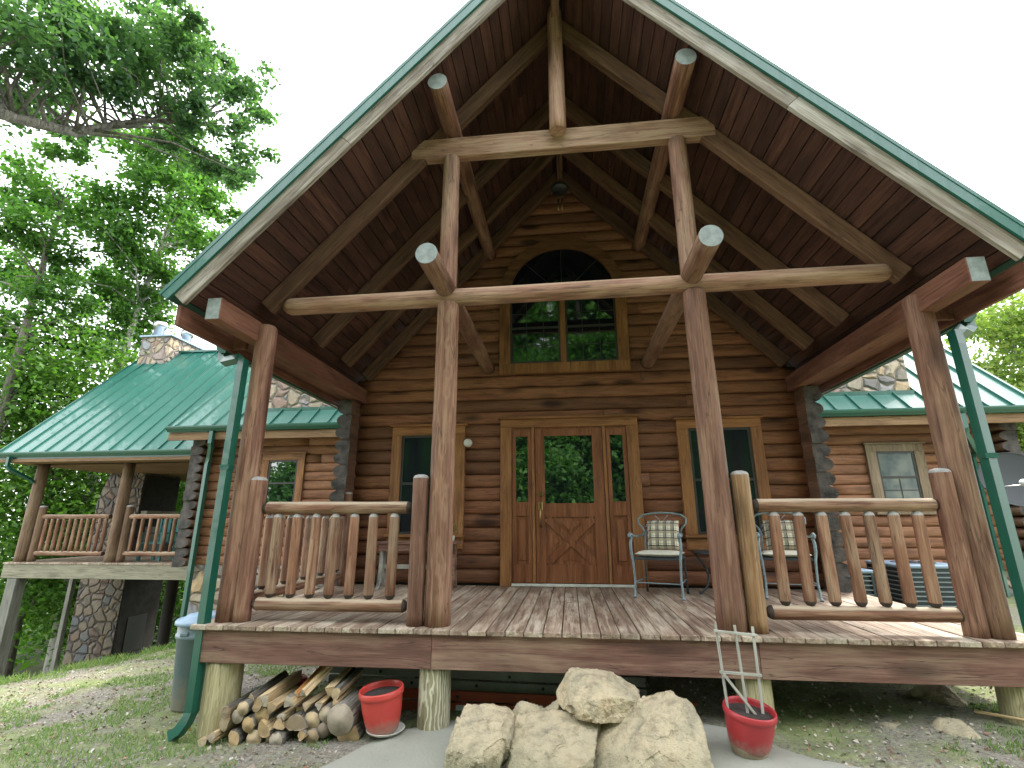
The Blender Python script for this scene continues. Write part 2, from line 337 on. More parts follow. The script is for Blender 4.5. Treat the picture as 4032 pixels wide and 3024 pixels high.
# plaid
t = NT('plaid_fabric'); oc = t.coords(); sp = t.n('ShaderNodeSeparateXYZ'); t.l(oc, sp.inputs[0])
def bandf(src, per, a, b, off=0.):
    fr = t.math('FRACT', t.math('ADD', t.math('DIVIDE', src, per), off))
    return t.math('MULTIPLY', t.math('GREATER_THAN', fr, a), t.math('LESS_THAN', fr, b))
c = t.mix(0., C(.66, .62, .47), C(.66, .62, .47))
for srcn in (0, 2):
    s_ = sp.outputs[srcn]
    c = t.mix(t.math('MULTIPLY', bandf(s_, .088, .08, .42, 50.), .62), c, C(.30, .24, .18) if srcn == 2 else C(.05, .055, .07))
    c = t.mix(t.math('MULTIPLY', bandf(s_, .088, .42, .54, 50.), .9), c, C(.02, .022, .03))
    c = t.mix(t.math('MULTIPLY', bandf(s_, .088, .70, .76, 50.), .6), c, C(.16, .15, .14))
M['plaid'] = t.fin(c, .95, t.bump(t.noise(oc, 160, 2), .2, .004), .2)
# split wood, rock, ground, leaves
t = NT('cut_log_end'); oc = t.coords(); ob = t.n('ShaderNodeObjectInfo').outputs['Random']; g = t.n('ShaderNodeNewGeometry').outputs['Random Per Island']
wv = t.n('ShaderNodeTexWave', wave_type='RINGS', rings_direction='Z'); t.l(oc, wv.inputs[0]); wv.inputs['Scale'].default_value = 28; wv.inputs['Distortion'].default_value = 2.5
base = t.ramp(ob, [(0., C(.60, .42, .22)), (.25, C(.30, .23, .16)), (.45, C(.52, .36, .18)), (.65, C(.40, .36, .31)), (.85, C(.66, .50, .32)), (1., C(.24, .19, .15))])
c = t.mix(t.math('MULTIPLY', wv.outputs['Fac'], .28), base, C(.20, .14, .09)); c = t.mix(t.ramp(t.noise(oc, 14, 4), [(.45, 0.), (.7, .5)]), c, C(.16, .14, .12))
M['cut'] = t.fin(c, .85, t.bump(t.noise(oc, 60, 4), .4, .006), .25)
M['split'] = wood('split_wood_face', 'Z', C(.34, .22, .11), C(.52, .38, .21), C(.66, .52, .32), C(.40, .33, .24), wamt=.4, knots=0, bump=.7, var=.3)
M['split_or'] = wood('orange_split_wood', 'Z', C(.28, .11, .03), C(.46, .22, .07), C(.58, .34, .14), None, knots=.2, bump=.8, var=.1)
t = NT('limestone'); oc = t.coords(); n1 = t.noise(oc, 2.3, 6, .65, .4); n2 = t.noise(oc, 11, 8, .7); n3 = t.noise(oc, 55, 4, .6)
gz_ = t.n('ShaderNodeSeparateXYZ'); t.l(t.n('ShaderNodeNewGeometry').outputs['Position'], gz_.inputs[0])
c = t.ramp(n1, [(.30, C(.36, .33, .25)), (.45, C(.50, .43, .30)), (.58, C(.60, .50, .34)), (.72, C(.56, .40, .24))])
c = t.mix(1., c, t.ramp(n2, [(.30, .50), (.52, 1.), (.8, 1.15)]), 'MULTIPLY'); c = t.mix(t.ramp(t.noise(oc, 5, 6, .75, 1.), [(.56, 0.), (.70, .55)]), c, C(.28, .25, .17))
c = t.mix(t.ramp(t.math('ADD', gz_.outputs[2], t.math('MULTIPLY', n1, .5)), [(0., 0.), (1., 0.)]), c, C(.2, .2, .14))
mossm = t.math('MULTIPLY', t.ramp(t.math('SUBTRACT', t.math('MULTIPLY', n1, .35), gz_.outputs[2]), [(.66, 0.), (.86, 1.)]), .6)
c = t.mix(mossm, c, C(.20, .21, .14))
M['rock'] = t.fin(c, .9, t.bump(t.math('ADD', t.math('MULTIPLY', n2, 1.), t.math('MULTIPLY', n3, .4)), 1., .04), .25)
t = NT('yard_ground'); oc = t.coords(); n1 = t.noise(oc, .9, 6, .65, .5); n2 = t.noise(oc, 7, 6, .7); n3 = t.noise(oc, 38, 5, .7); n4 = t.noise(oc, 120, 3, .6)
sp = t.n('ShaderNodeSeparateXYZ'); t.l(oc, sp.inputs[0])
dirt = t.ramp(n3, [(.28, C(.12, .105, .088)), (.5, C(.27, .25, .215)), (.62, C(.37, .345, .30)), (.75, C(.52, .50, .44))])
grass = t.ramp(n2, [(.3, C(.14, .17, .07)), (.5, C(.22, .27, .11)), (.7, C(.34, .36, .18))])
gm = t.ramp(t.math('ADD', t.math('MULTIPLY', n1, .65), t.math('MULTIPLY', n3, .35)), [(.44, 0.), (.56, 1.)])
c = t.mix(gm, dirt, grass)
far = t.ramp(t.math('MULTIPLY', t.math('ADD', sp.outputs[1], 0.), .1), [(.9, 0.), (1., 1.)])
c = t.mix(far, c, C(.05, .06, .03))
M['ground'] = t.fin(c, .95, t.bump(t.math('ADD', n3, t.math('MULTIPLY', n4, .5)), .9, .03), .2)
t = NT('worn_concrete'); oc = t.coords(); n1 = t.noise(oc, 2.5, 5, .6); n2 = t.noise(oc, 45, 4)
c = t.mix(n1, C(.23, .235, .20), C(.34, .345, .30)); c = t.mix(t.ramp(n2, [(.6, 0.), (.8, .5)]), c, C(.15, .15, .12))
M['slab'] = t.fin(c, .85, t.bump(n2, .4, .01), .3)
def leaf_mat(name, a, b, c3, trans=.45):
    t = NT(name); rnd = t.n('ShaderNodeNewGeometry').outputs['Random Per Island']
    n = t.noise(t.coords(), .7, 2)
    c = t.ramp(t.math('ADD', t.math('MULTIPLY', rnd, .6), t.math('MULTIPLY', n, .4)), [(.15, a), (.5, b), (.85, c3)])
    t.val(t.p.inputs['Base Color'], c); t.p.inputs['Roughness'].default_value = .55; t.p.inputs['Specular IOR Level'].default_value = .3
    tr = t.n('ShaderNodeBsdfTranslucent'); t.l(t.mix(1., c, C(1., 1.25, .45), 'MULTIPLY'), tr.inputs[0])
    mx = t.n('ShaderNodeMixShader'); mx.inputs[0].default_value = trans; t.l(t.p.outputs[0], mx.inputs[1]); t.l(tr.outputs[0], mx.inputs[2]); t.l(mx.outputs[0], t.out.inputs[0])
    return t.m
M['leaf_maple'] = leaf_mat('maple_leaves', C(.05, .12, .035), C(.085, .19, .05), C(.15, .28, .07), .55)
M['leaf_oak'] = leaf_mat('oak_leaves', C(.05, .11, .06), C(.085, .165, .085), C(.13, .23, .10), .55)
M['leaf_dim'] = leaf_mat('understory_leaves', C(.045, .11, .02), C(.08, .18, .035), C(.16, .28, .055), .5)
M['leaf_yard'] = leaf_mat('yard_tree_leaves', C(.05, .14, .04), C(.10, .26, .07), C(.20, .42, .10), .45)
M['leaf_yel'] = leaf_mat('yellow_green_leaves', C(.12, .19, .06), C(.20, .28, .09), C(.32, .36, .13), .5)
M['blade'] = leaf_mat('grass_blades', C(.11, .20, .06), C(.18, .29, .09), C(.32, .36, .16), .35)
t = NT('dry_litter'); rnd = t.n('ShaderNodeNewGeometry').outputs['Random Per Island']
M['litter'] = t.fin(t.ramp(rnd, [(0., C(.13, .09, .06)), (.3, C(.26, .2, .14)), (.6, C(.36, .32, .27)), (.85, C(.5, .47, .42)), (1., C(.24, .10, .05))]), .9, None, .2)

# ------------------------------------------------------------------ terrain
def gz(x, y):
    xx = max(-6.5, min(7, x))
    z = -.70+.05*xx+.03*min(0, y)-.01*max(0, min(y, 6))
    # bank falling away to the left, past the crest
    d = ((x+6.85)*-.93+(y-2.0)*.37)
    z -= .33*max(0., d) if d < 9 else .33*9+.05*(d-9)
    if x > 8: z -= .06*(x-8)
    return z
def ground():
    xs = np.concatenate([np.linspace(-90, -16, 14), np.linspace(-15, -6, 28), np.linspace(-5.8, 5, 110), np.linspace(5.3, 14, 24), np.linspace(16, 90, 12)])
    ys = np.concatenate([np.linspace(-60, -6, 12), np.linspace(-5.5, -2, 12), np.linspace(-1.9, 3.4, 64), np.linspace(3.8, 20, 36), np.linspace(24, 120, 12)])
    V = []
    for y in ys:
        for x in xs:
            n = noise.noise(Vector((x*.8, y*.8, 0)))*.03+noise.noise(Vector((x*4, y*4, 3)))*.012
            V.append((x, y, gz(x, y)+n))
    nx = len(xs); F = [(j*nx+i, j*nx+i+1, (j+1)*nx+i+1, (j+1)*nx+i) for j in range(len(ys)-1) for i in range(nx-1)]
    m = MB(); m.add(V, F, 0, True); m.build('ground', M['ground'], kind='structure')
ground()
def gh(x, y): return gz(x, y)+noise.noise(Vector((x*.8, y*.8, 0)))*.03+noise.noise(Vector((x*4, y*4, 3)))*.012
# worn concrete landing in front of the steps
def slab():
    out = [(-1.95, -.55), (-1.78, -.12), (-1.62, .22), (-1.2, .42), (-.6, .5), (.3, .45), (1.0, .4), (1.28, .1), (1.5, -.25), (1.95, -.5), (2.1, -1.2), (1.5, -3), (-.8, -3), (-2.3, -1.6)]
    m = MB(); P = []; n = 0; ctr = (-.1, -.9)
    K = 6; N = 56; V = []; F = []
    import bisect
    def edge(a):
        best = None
        for i in range(len(out)):
            x1, y1 = out[i]; x2, y2 = out[(i+1) % len(out)]; dx, dy = math.cos(a), math.sin(a)
            det = dx*(y2-y1)-dy*(x2-x1)
            if abs(det) < 1e-9: continue
            t_ = ((x1-ctr[0])*(y2-y1)-(y1-ctr[1])*(x2-x1))/det; s_ = ((x1-ctr[0])*dy-(y1-ctr[1])*dx)/det
            if t_ > 0 and 0 <= s_ <= 1: best = t_ if best is None else max(best, t_)
        return best or 1
    for k in range(N):
        a = 2*math.pi*k/N; r = edge(a)*(1+noise.noise(Vector((math.cos(a)*3, math.sin(a)*3, 1)))*.06)
        for q in range(1, K+1):
            f = q/K; x = ctr[0]+math.cos(a)*r*f; y = ctr[1]+math.sin(a)*r*f
            V.append((x, y, gz(x, y)+.035 if q < K else gz(x, y)-.03))
    V.append((ctr[0], ctr[1], gz(*ctr)+.035)); c0 = len(V)-1
    for k in range(N):
        k2 = (k+1) % N
        F.append((c0, k*K, k2*K))
        for q in range(K-1): F.append((k*K+q, k*K+q+1, k2*K+q+1, k2*K+q))
    m.add(V, F, 0, True); m.build('path', M['slab'], kind='structure')
slab()

# ------------------------------------------------------------------ logs and siding
def log_mb(L, r0, r1=None, seed=0, n=16, segs=14, wob=.03, e0='flat', e1='flat', facet=0, em0=1, em1=1):
    """log along local +Z, ends: flat, dome, taper"""
    r1 = r1 or r0; m = MB(); rings = []
    def rr(z, k):
        a = 2*math.pi*k/n; base = r0+(r1-r0)*z/L
        return base*(1+wob*noise.noise(Vector((math.cos(a)*1.2+seed*7.1, math.sin(a)*1.2, z*1.3)))+facet*noise.noise(Vector((math.cos(a)*2.6, math.sin(a)*2.6+seed*3, z*3))))
    zs = [(i/segs*L, 1) for i in range(segs+1)]
    if e1 == 'dome': zs = [z for z in zs if z[0] < L-r1*.55]+[(L-r1*.5, 1.0), (L-r1*.3, .93), (L-r1*.13, .75), (L-r1*.03, .42)]
    if e1 == 'taper': zs = [z for z in zs if z[0] < L-r1*.95]+[(L-r1*.9, 1.0), (L-r1*.5, .82), (L, .38)]
    if e0 == 'taper': zs = [(0, .38), (r0*.5, .82), (r0*.9, 1.)]+[z for z in zs if z[0] > r0*.95]
    V = []; F = []; mi = []; sm = []
    for z, s in zs:
        for k in range(n):
            a = 2*math.pi*k/n; r = rr(z, k)*s; V.append((math.cos(a)*r, math.sin(a)*r, z))
    for i in range(len(zs)-1):
        endz = (e1 in ('dome', 'taper') and zs[i][0] >= L-r1*.92) and 2 or ((e0 == 'taper' and zs[i+1][0] <= r0*.92) and 1 or 0)
        for k in range(n):
            F.append((i*n+k, i*n+(k+1) % n, (i+1)*n+(k+1) % n, (i+1)*n+k)); mi.append(em1 if endz == 2 else em0 if endz == 1 else 0); sm.append(True)
    F.append(tuple(reversed(range(n)))); mi.append(em0); sm.append(False)
    F.append(tuple((len(zs)-1)*n+k for k in range(n))); mi.append(em1); sm.append(False)
    m.add(V, F, mi, sm); return m
def frame(p0, p1, twist=0):
    p0, p1 = Vector(p0), Vector(p1); d = (p1-p0)
    q = d.to_track_quat('Z', 'Y').to_matrix().to_4x4()
    return Matrix.Translation(p0) @ q @ Matrix.Rotation(twist, 4, 'Z'), d.length
SEED = [0]
def log(name, p0, p1, r0, r1=None, mats=None, parent=None, **k):
    SEED[0] += 1; mw, L = frame(p0, p1, SEED[0]*1.7)
    lab = k.pop('label', None)
    return log_mb(L, r0, r1, SEED[0], **k).build(name, mats or [M['post'], M['endgrain']], parent, mw, label=lab)
def beam(name, p0, p1, a, b, mat, parent, upv=(0, 0, 1), ch=.006, mats=None, label=None):
    """rectangular timber centred on p0-p1, a = width across, b = height along upv; local Z is its length"""
    p0, p1 = Vector(p0), Vector(p1); z = (p1-p0); L = z.length; z.normalize(); u = Vector(upv); u = (u-z*u.dot(z)).normalized(); x = u.cross(z)
    mw = Matrix(((x.x, u.x, z.x, p0.x), (x.y, u.y, z.y, p0.y), (x.z, u.z, z.z, p0.z), (0, 0, 0, 1)))
    m = MB(); m.par((-a/2, -b/2, 0), (a, 0, 0), (0, b, 0), (0, 0, L), 0, ch)
    if mats:
        for i, f in enumerate(m.f):
            zz = [m.v[q][2] for q in f]
            if max(zz)-min(zz) < 1e-5: m.m[i] = 1
    return m.build(name, mats or mat, parent, mw, label=label)
H = .182
def siding(name, a0, a1, c, z0, z1, axis, out, mat, parent, lim=None, depth=.055, skip=(), ends=None, jl=(3.6, 6.5), joints=True, seed=1):
    """half-log courses. axis 'x': wall plane y=c, out=-1 faces -y."""
    rnd = random.Random(seed); m = MB(); k = 0; z = z0
    prof = [(0, -.012), (.03, .45), (.10, .72), (.24, .93), (.5, 1.), (.76, .93), (.90, .72), (.97, .45), (1., -.012)]
    while z < z1-.02:
        h = min(H, z1-z); lo, hi = a0, a1
        if lim:
            lo, hi = lim(z+h*.35)
            if hi-lo < .1: break
        cuts = [lo]
        if joints:
            q = lo+rnd.uniform(1.2, 5.5)
            while q < hi-.5: cuts.append(q); q += rnd.uniform(*jl)
        cuts.append(hi)
        for a, b in zip(cuts, cuts[1:]):
            nseg = max(1, int((b-a)/.35)); V = []; F = []; np_ = len(prof); gap = .0015
            A = a+(gap if a > lo else 0); B = b-(gap if b < hi else 0); s0 = rnd.random()*50
            for i in range(nseg+1):
                x = A+(B-A)*i/nseg
                for (pz, pd) in prof:
                    wv = .006*noise.noise(Vector((x*1.5+s0, pz*2, k)))
                    d = out*(depth*pd+(wv if pd > .5 else 0)); zz = z+h*pz
                    V.append((x, c+d, zz) if axis == 'x' else (c+d, x, zz))
            for i in range(nseg):
                for j in range(np_-1):
                    q = (i*np_+j, (i+1)*np_+j, (i+1)*np_+j+1, i*np_+j+1)
                    flip = (out > 0) ^ (axis == 'y')
                    F.append(tuple(reversed(q)) if flip else q)
            mi = [0]*len(F); sm = [True]*len(F)
            c0 = tuple(range(np_)); c1 = tuple(nseg*np_+j for j in range(np_))
            F += [c0, tuple(reversed(c1))] ; mi += [0, 0]; sm += [False, False]
            m.add(V, F, mi, sm)
        z += h; k += 1
    return m.build(name, mat, parent)
def corner_stack(name, xin, xout, y0, y1, z0, z1, parent, mats, seed=1):
    """courses running along y whose ends show: flat inside, round outside, ragged ends"""
    rnd = random.Random(seed); m = MB(); z = z0; s = 1 if xout > xin else -1; wd = abs(xout-xin)
    while z < z1-.02:
        h = min(H, z1-z); ye = y0+rnd.uniform(-.02, .025)
        prof = [(0, 0), (.55, 0), (.8, .12), (.95, .3), (1., .5), (.95, .7), (.8, .88), (.55, 1), (0, 1)]
        poly = [(xin+s*wd*a, z+h*b) for a, b in prof]
        n = len(poly); V = [(a, ye, b) for a, b in poly]+[(a, y1, b) for a, b in poly]
        F = [tuple(range(n))] + [(i, n+i, n+(i+1) % n, (i+1) % n) for i in range(n)]
        if s > 0: F = [tuple(reversed(f)) for f in F]
        F[0] = tuple(reversed(F[0])) if False else F[0]
        m.add(V, F, [1]+[0]*n, [False]+[1 < i < n-2 for i in range(n)])
        z += h
    o = m.build(name, mats, parent)
    return o

# ------------------------------------------------------------------ windows
def window(x0, x1, z0, z1, y, parent, tr=.14, sill=.0, cap=.09, glass='glass_scr', trim='trim', meet=True, muntin=None, name='window', label=None, apron=.15):
    """x0..x1,z0..z1 = glazed opening; y = front of the logs"""
    yf = y-.045
    m = MB(); m.box((x0-.03, y-.012, z0-.03), (x1+.03, y+.03, z1+.03)); w_ = m.build(name, M['screen'], parent, label=label)
    f = MB()
    f.box((x0-tr, yf, z0-.0), (x0, y+.05, z1), 0, .004); f.box((x1, yf, z0-.0), (x1+tr, y+.05, z1), 0, .004)
    f.box((x0-tr, yf+.002, z1), (x1+tr, y+.05, z1+cap), 1, .004); f.box((x0-tr-.03, yf-.03, z1+cap), (x1+tr+.03, y+.05, z1+cap+.028), 1, .004)
    fr = f.build('frame', [M[trim], M[trim+'_x'] if trim+'_x' in M else M[trim]], w_)
    s = MB(); s.box((x0-tr-.02, yf-.045, z0-.04), (x1+tr+.02, y+.05, z0), 0, .005); s.box((x0-tr, yf+.002, z0-.04-apron), (x1+tr, y+.05, z0-.04), 0, .004)
    s.build('sill', M['trim_x'] if trim == 'trim' else M[trim], w_)
    b = MB(); e = .035; zs = [z0, (z0+z1)/2, z1] if meet else [z0, z1]
    b.box((x0, y-.03, z0), (x0+e, y-.013, z1)); b.box((x1-e, y-.03, z0), (x1, y-.013, z1))
    for z in zs: b.box((x0+e, y-.032, z-e/2 if z not in (z0, z1) else (z if z == z0 else z-e)), (x1-e, y-.013, z+e/2 if z not in (z0, z1) else (z+e if z == z0 else z)))
    if muntin:
        nx, nz = muntin
        for zlo, zhi in list(zip(zs, zs[1:]))[:1]:
            for i in range(1, nx): xx = x0+(x1-x0)*i/nx; b.box((xx-.006, y-.027, zlo+e), (xx+.006, y-.0145, zhi-e))
            for j in range(1, nz): zz = zlo+(zhi-zlo)*j/nz; b.box((x0+e, y-.026, zz-.006), (x1-e, y-.015, zz+.006))
    b.build('sash', M['screen'], w_)
    g = MB(); g.box((x0+e*.5, y-.018, z0+e*.5), (x1-e*.5, y-.0135, z1-e*.5)); g.build('pane', M[glass], w_)
    return w_

# ================================================================== THE CABIN
Yw = 2.85; YF = 2.795       # wall plane, front of logs
cabin = empty('log_cabin', (0, 2.8, -.7), 'log cabin with half-round log walls, arched gable window and green metal wing roofs', 'house')
SL = 1.1
lim = lambda z: (-min(3.2, (6.40-z)/SL), min(3.2, (6.40-z)/SL))
siding('gable_wall', -3.2, 3.2, Yw, .02, 6.3, 'x', -1, M['siding'], cabin, lim=lim, seed=3)
m = MB(); m.prism([(-3.2, -.02), (3.2, -.02), (3.2, 2.85), (0, 6.37), (-3.2, 2.85)], (0, Yw+.004, 0), (1, 0, 0), (0, 0, 1), (0, .12, 0)); m.build('wall_core', M['dark'], cabin)
# end logs of the projecting middle part
for s, sd_ in ((-1, 5), (1, 6)):
    corner_stack('corner_logs', s*3.13, s*3.35, 2.52, 5.6, -.02, 2.56, cabin, [M['siding_y'], M['stack']], sd_)
# foundations
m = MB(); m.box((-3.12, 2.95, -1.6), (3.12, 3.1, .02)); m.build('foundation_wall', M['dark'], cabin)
WY = 5.55
rsd = random.Random(12)
for s, nm in ((-1, 'l'), (1, 'r')):
    a, b = sorted((s*3.12, s*7.62))
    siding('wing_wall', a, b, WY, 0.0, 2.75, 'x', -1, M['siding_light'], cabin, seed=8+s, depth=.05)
    corner_stack('corner_logs', s*7.78, s*7.50, 5.22, 12, -.02, 2.6, cabin, [M['siding_y'], M['stack']], 9+s)
    m = MB(); m.box((a+.05, WY-.02, -2.6), (b, WY+.25, 0.0)); m.box((s*7.4, WY+.2501, -3.2), (s*7.62, 12, 0.0)); m.build('stone_foundation', M['stone'], cabin)
    m = MB(); m.box((a, 12, -3), (b, 12.2, 3)); m.build('rear_wall', M['siding'], cabin)
    # wing roof
    x0, x1 = sorted((s*3.0, s*8.15)); S2 = .92; ye, ze, yr = 5.0, 2.70, 9.4
    n_ = Vector((0, -S2, 1)).normalized()
    m = MB(); m.par((x0, 2*yr-ye, ze), (x1-x0, 0, 0), (0, -(yr-ye), S2*(yr-ye)), Vector((0, S2, 1)).normalized()*.03)
    x = x0+.12; m.par((x0, ye, ze), (.1195, 0, 0), (0, yr-ye, S2*(yr-ye)), n_*.03)
    while x < x1:
        m.par((x+.0005, ye, ze), (min(.409, x1-x), 0, 0), (0, yr-ye, S2*(yr-ye)), n_*(.03+rsd.uniform(-.001, .002)))
        m.par((x, ye-.001, ze), (.022, 0, 0), (0, yr-ye, S2*(yr-ye)), n_*.068); x += .41
    rf = m.build('wing_roof', M['metal'], cabin)
    m = MB(); m.par((x0, ye+.02, ze-.09), (x1-x0, 0, 0), (0, yr-ye, S2*(yr-ye)), n_*.06); m.build('roof_deck', M['dark'], rf)
    m = MB(); m.box((x0, ye-.02, 2.44), (x1-.02, ye+.03, 2.60), 0, .004); m.build('eave_board', M['cap'], rf)
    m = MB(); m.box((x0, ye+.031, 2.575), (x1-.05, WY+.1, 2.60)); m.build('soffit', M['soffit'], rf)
    # gutter profile
    m = MB(); pr = [(0, 0), (-.055, 0), (-.07, .02), (-.10, .05), (-.115, .085), (-.115, .11), (0, .11)]
    m.prism(pr, (x0, ye-.021, 2.605), (0, 1, 0), (0, 0, 1), (x1-x0, 0, 0)); m.build('gutter', M['green'] if s > 0 else M['green'], rf)
    m = MB(); xd = s*7.15
    if s < 0: m.tube([(xd, 4.93, 2.60), (xd, 4.93, 2.36), (xd+s*.03, 5.0, 2.27), (xd+s*.14, 5.14, 2.10), (xd+s*.17, 5.16, 1.98), (xd+s*.17, 5.16, -1.0)], .055, 4, sq=True)
    else: m.tube([(xd-.4, 4.93, 2.60), (xd-.4, 4.93, 2.36), (xd-.36, 5.0, 2.26), (xd-.05, 5.3, 2.0), (xd-.04, 5.42, 1.9), (xd-.04, 5.42, -.6)], .055, 4, sq=True)
    m.build('downspout', M['green'], rf)
    # stone chimney breast rising just behind the eave
    m = MB(); a, b = sorted((s*3.9, s*6.35)); m.box((a, 5.42, 2.9), (b, 6.6, 4.3)); ch = m.build('wing_chimney', M['stone'], cabin)
    m = MB(); m.par((a-.02, 5.36, 3.03), (b-a+.04, 0, 0), (0, .06, 0), (0, 0, .12)); m.build('flashing', M['green'], ch)
# wing windows
window(-6.18, -5.55, 1.12, 2.06, WY-.05, cabin, tr=.15, cap=.13, glass='glass')
window(5.56, 6.20, 1.12, 2.04, WY-.05, cabin, tr=.17, cap=.13, glass='glass_pale', trim='trim_grey', muntin=(2, 2), label='window in weathered grey trim with pale curtain')
# ground-floor windows beside the door
window(-2.43, -1.64, .66, 2.05, YF, cabin, tr=.15, cap=.13)
window(1.65, 2.47, .66, 2.07, YF, cabin, tr=.15, cap=.12)

# door unit
yd = YF
m = MB(); m.box((-.82, yd-.02, .04), (.82, yd+.02, 2.13)); door = m.build('entrance', M['door'], cabin)
f = MB()
f.box((-.97, yd-.05, 0.0), (-.81, yd+.05, 2.13), 0, .004); f.box((.81, yd-.05, 0.0), (.97, yd+.05, 2.13), 0, .004)
f.box((-.97, yd-.048, 2.13), (.97, yd+.05, 2.255), 1, .004); f.box((-1.0, yd-.08, 2.255), (1.0, yd+.05, 2.285), 1, .004)
f.build('door_frame', [M['trim'], M['trim_x']], door)
f = MB(); f.box((-.525, yd-.05, .04), (-.487, yd-.02, 2.13), 0, .004); f.box((.475, yd-.05, .04), (.513, yd-.02, 2.13), 0, .004); f.build('mullion', M['trim'], door)
f = MB(); f.box((-.81, yd-.09, 0.005), (.81, yd-.021, .036), 0, .004); f.build('threshold', M['white'], door)
# slab: stiles, rails, glass, cross-buck
f = MB(); yk = yd-.021
def fb(x0, x1, z0, z1, d=.022): f.box((x0, yk-d, z0), (x1, yk, z1), 0, .003)
fb(-.475, -.345, .045, 2.10); fb(.325, .465, .045, 2.10); fb(-.344, .324, 2.0, 2.10); fb(-.344, .324, .885, 1.07); fb(-.344, .324, .045, .275)
def diag(p, q, wd, d):
    p = Vector((p[0], 0, p[1])); q = Vector((q[0], 0, q[1])); t_ = (q-p).normalized(); nn = Vector((-t_.z, 0, t_.x))
    f.par(Vector((0, yk-d, 0))+p-nn*wd/2, q-p, nn*wd, (0, d, 0), 0, .003)
diag((-.33, .87), (.31, .29), .10, .0225); diag((-.33, .29), (.31, .87), .10, .0205)
for pts in ([(-.20, .845), (.18, .845), (-.01, .67)], [(-.20, .31), (.18, .31), (-.01, .49)], [(-.325, .76), (-.325, .40), (-.13, .58)], [(.305, .76), (.305, .40), (.11, .58)]):
    cx_, cz_ = sum(p[0] for p in pts)/3, sum(p[1] for p in pts)/3
    f.prism([(cx_+(a-cx_)*.72, cz_+(b-cz_)*.72) for a, b in pts], (0, yk-.010, 0), (1, 0, 0), (0, 0, 1), (0, .012, 0))
slabo = f.build('door_leaf', M['door'], door)
m = MB(); m.box((-.344, yk-.008, 1.07), (.324, yk-.001, 2.0)); m.build('door_glass', M['glass'], door)
m = MB(); m.tube([(-.41, yk-.03, 1.03), (-.41, yk-.06, 1.02), (-.41, yk-.085, .95), (-.41, yk-.085, .84), (-.41, yk-.05, .77), (-.41, yk-.025, .76)], .011, 8); m.box((-.435, yk-.03, .98), (-.385, yk-.0225, 1.09), 0, .004)
m.lathe([(.0, .0), (.028, 0), (.026, .012), (0, .012)], (0, 0, 0)); m2 = MB(); m2.lathe([(0, .018), (.012, .018), (.026, .01), (.03, 0)], n=16)
m = MB(); m.tube([(-.41, yk-.03, 1.03), (-.41, yk-.06, 1.02), (-.41, yk-.085, .95), (-.41, yk-.085, .84), (-.41, yk-.05, .77), (-.41, yk-.025, .76)], .011, 8); m.box((-.435, yk-.03, .98), (-.385, yk-.0225, 1.09), 0, .004)
m.tube([(-.41, yk-.0225, 1.19), (-.41, yk-.045, 1.19)], [.03, .024], 16)
m.build('handle', M['brass'], door)
for x0, x1 in ((-.80, -.53), (.525, .80)):
    f = MB()
    fb(x0, x0+.05, .045, 2.10); fb(x1-.05, x1, .045, 2.10); fb(x0+.05, x1-.05, 2.0, 2.10); fb(x0+.05, x1-.05, .90, 1.09); fb(x0+.05, x1-.05, .045, .27)
    f.box((x0+.085, yk-.014, .32), (x1-.085, yk, .85), 0, .006)
    sdl = f.build('sidelight', M['door'], door)
    m = MB(); m.box((x0+.05, yk-.008, 1.09), (x1-.05, yk-.001, 2.0)); m.build('sidelight_glass', M['glass'], sdl)

# arched gable window
wx, r_in, r_out, zc, zb = -.03, .80, .965, 4.20, 3.10
m = MB(); N = 28
arc = lambda r, y: [(wx+r*math.cos(math.pi*i/N), y, zc+r*math.sin(math.pi*i/N)) for i in range(N+1)]
A0, A1, B0, B1 = arc(r_in, YF-.045), arc(r_out, YF-.045), arc(r_in, YF+.03), arc(r_out, YF+.06)
F = []
for i in range(N):
    k = N+1
    F += [(i, k+i, k+i+1, i+1)[::-1], (i, i+1, 2*k+i+1, 2*k+i)[::-1], (k+i, 3*k+i, 3*k+i+1, k+i+1)[::-1]]
mar = MB(); mar.add(A0+A1+B0+B1, F, 0)
m.box((wx-r_out, YF-.045, zb), (wx-r_in, YF+.06, zc), 0, .004); m.box((wx+r_in, YF-.045, zb), (wx+r_out, YF+.06, zc), 0, .004)
m.box((wx-r_out, YF-.05, zb-.155), (wx+r_out, YF+.06, zb), 0, .005); m.box((wx-r_in, YF-.04, 4.13), (wx+r_in, YF+.04, 4.20), 0, .004); m.box((wx-.04, YF-.042, zb), (wx+.04, YF+.04, 4.13), 0, .004)
g = MB(); 
aw = m.build('arched_window', [M['trim']], cabin); mar.build('arch_trim', M['archwood'], aw)
m = MB(); m.prism([(wx+.81*math.cos(math.pi*i/N), .81*math.sin(math.pi*i/N)) for i in range(N+1)], (0, YF-.004, 4.17), (1, 0, 0), (0, 0, 1), (0, -.006, 0)); m.build('arch_pane', M['glass_up'], aw)
for a, b in ((wx-.80, wx-.04), (wx+.04, wx+.80)):
    m = MB(); m.box((a, YF-.010, zb), (b, YF-.004, 4.14)); pn = m.build('pane', M['glass_up'], aw)
    s = MB(); e = .03
    for zz in (zb+e/2, 3.665, 4.13-e/2): s.box((a+e, YF-.030, zz-e/2), (b-e, YF-.011, zz+e/2))
    s.box((a, YF-.028, zb), (a+e, YF-.011, 4.13)); s.box((b-e, YF-.028, zb), (b, YF-.011, 4.13))
    for k in (1, 2): xx = a+(b-a)*k/3; s.box((xx-.005, YF-.017, zb+e), (xx+.005, YF-.0112, 4.1))
    for zz in (3.38, 3.9): s.box((a+e, YF-.0165, zz-.005), (b-e, YF-.0114, zz+.005))
    s.build('sash', M['screen'], aw)
m = MB()
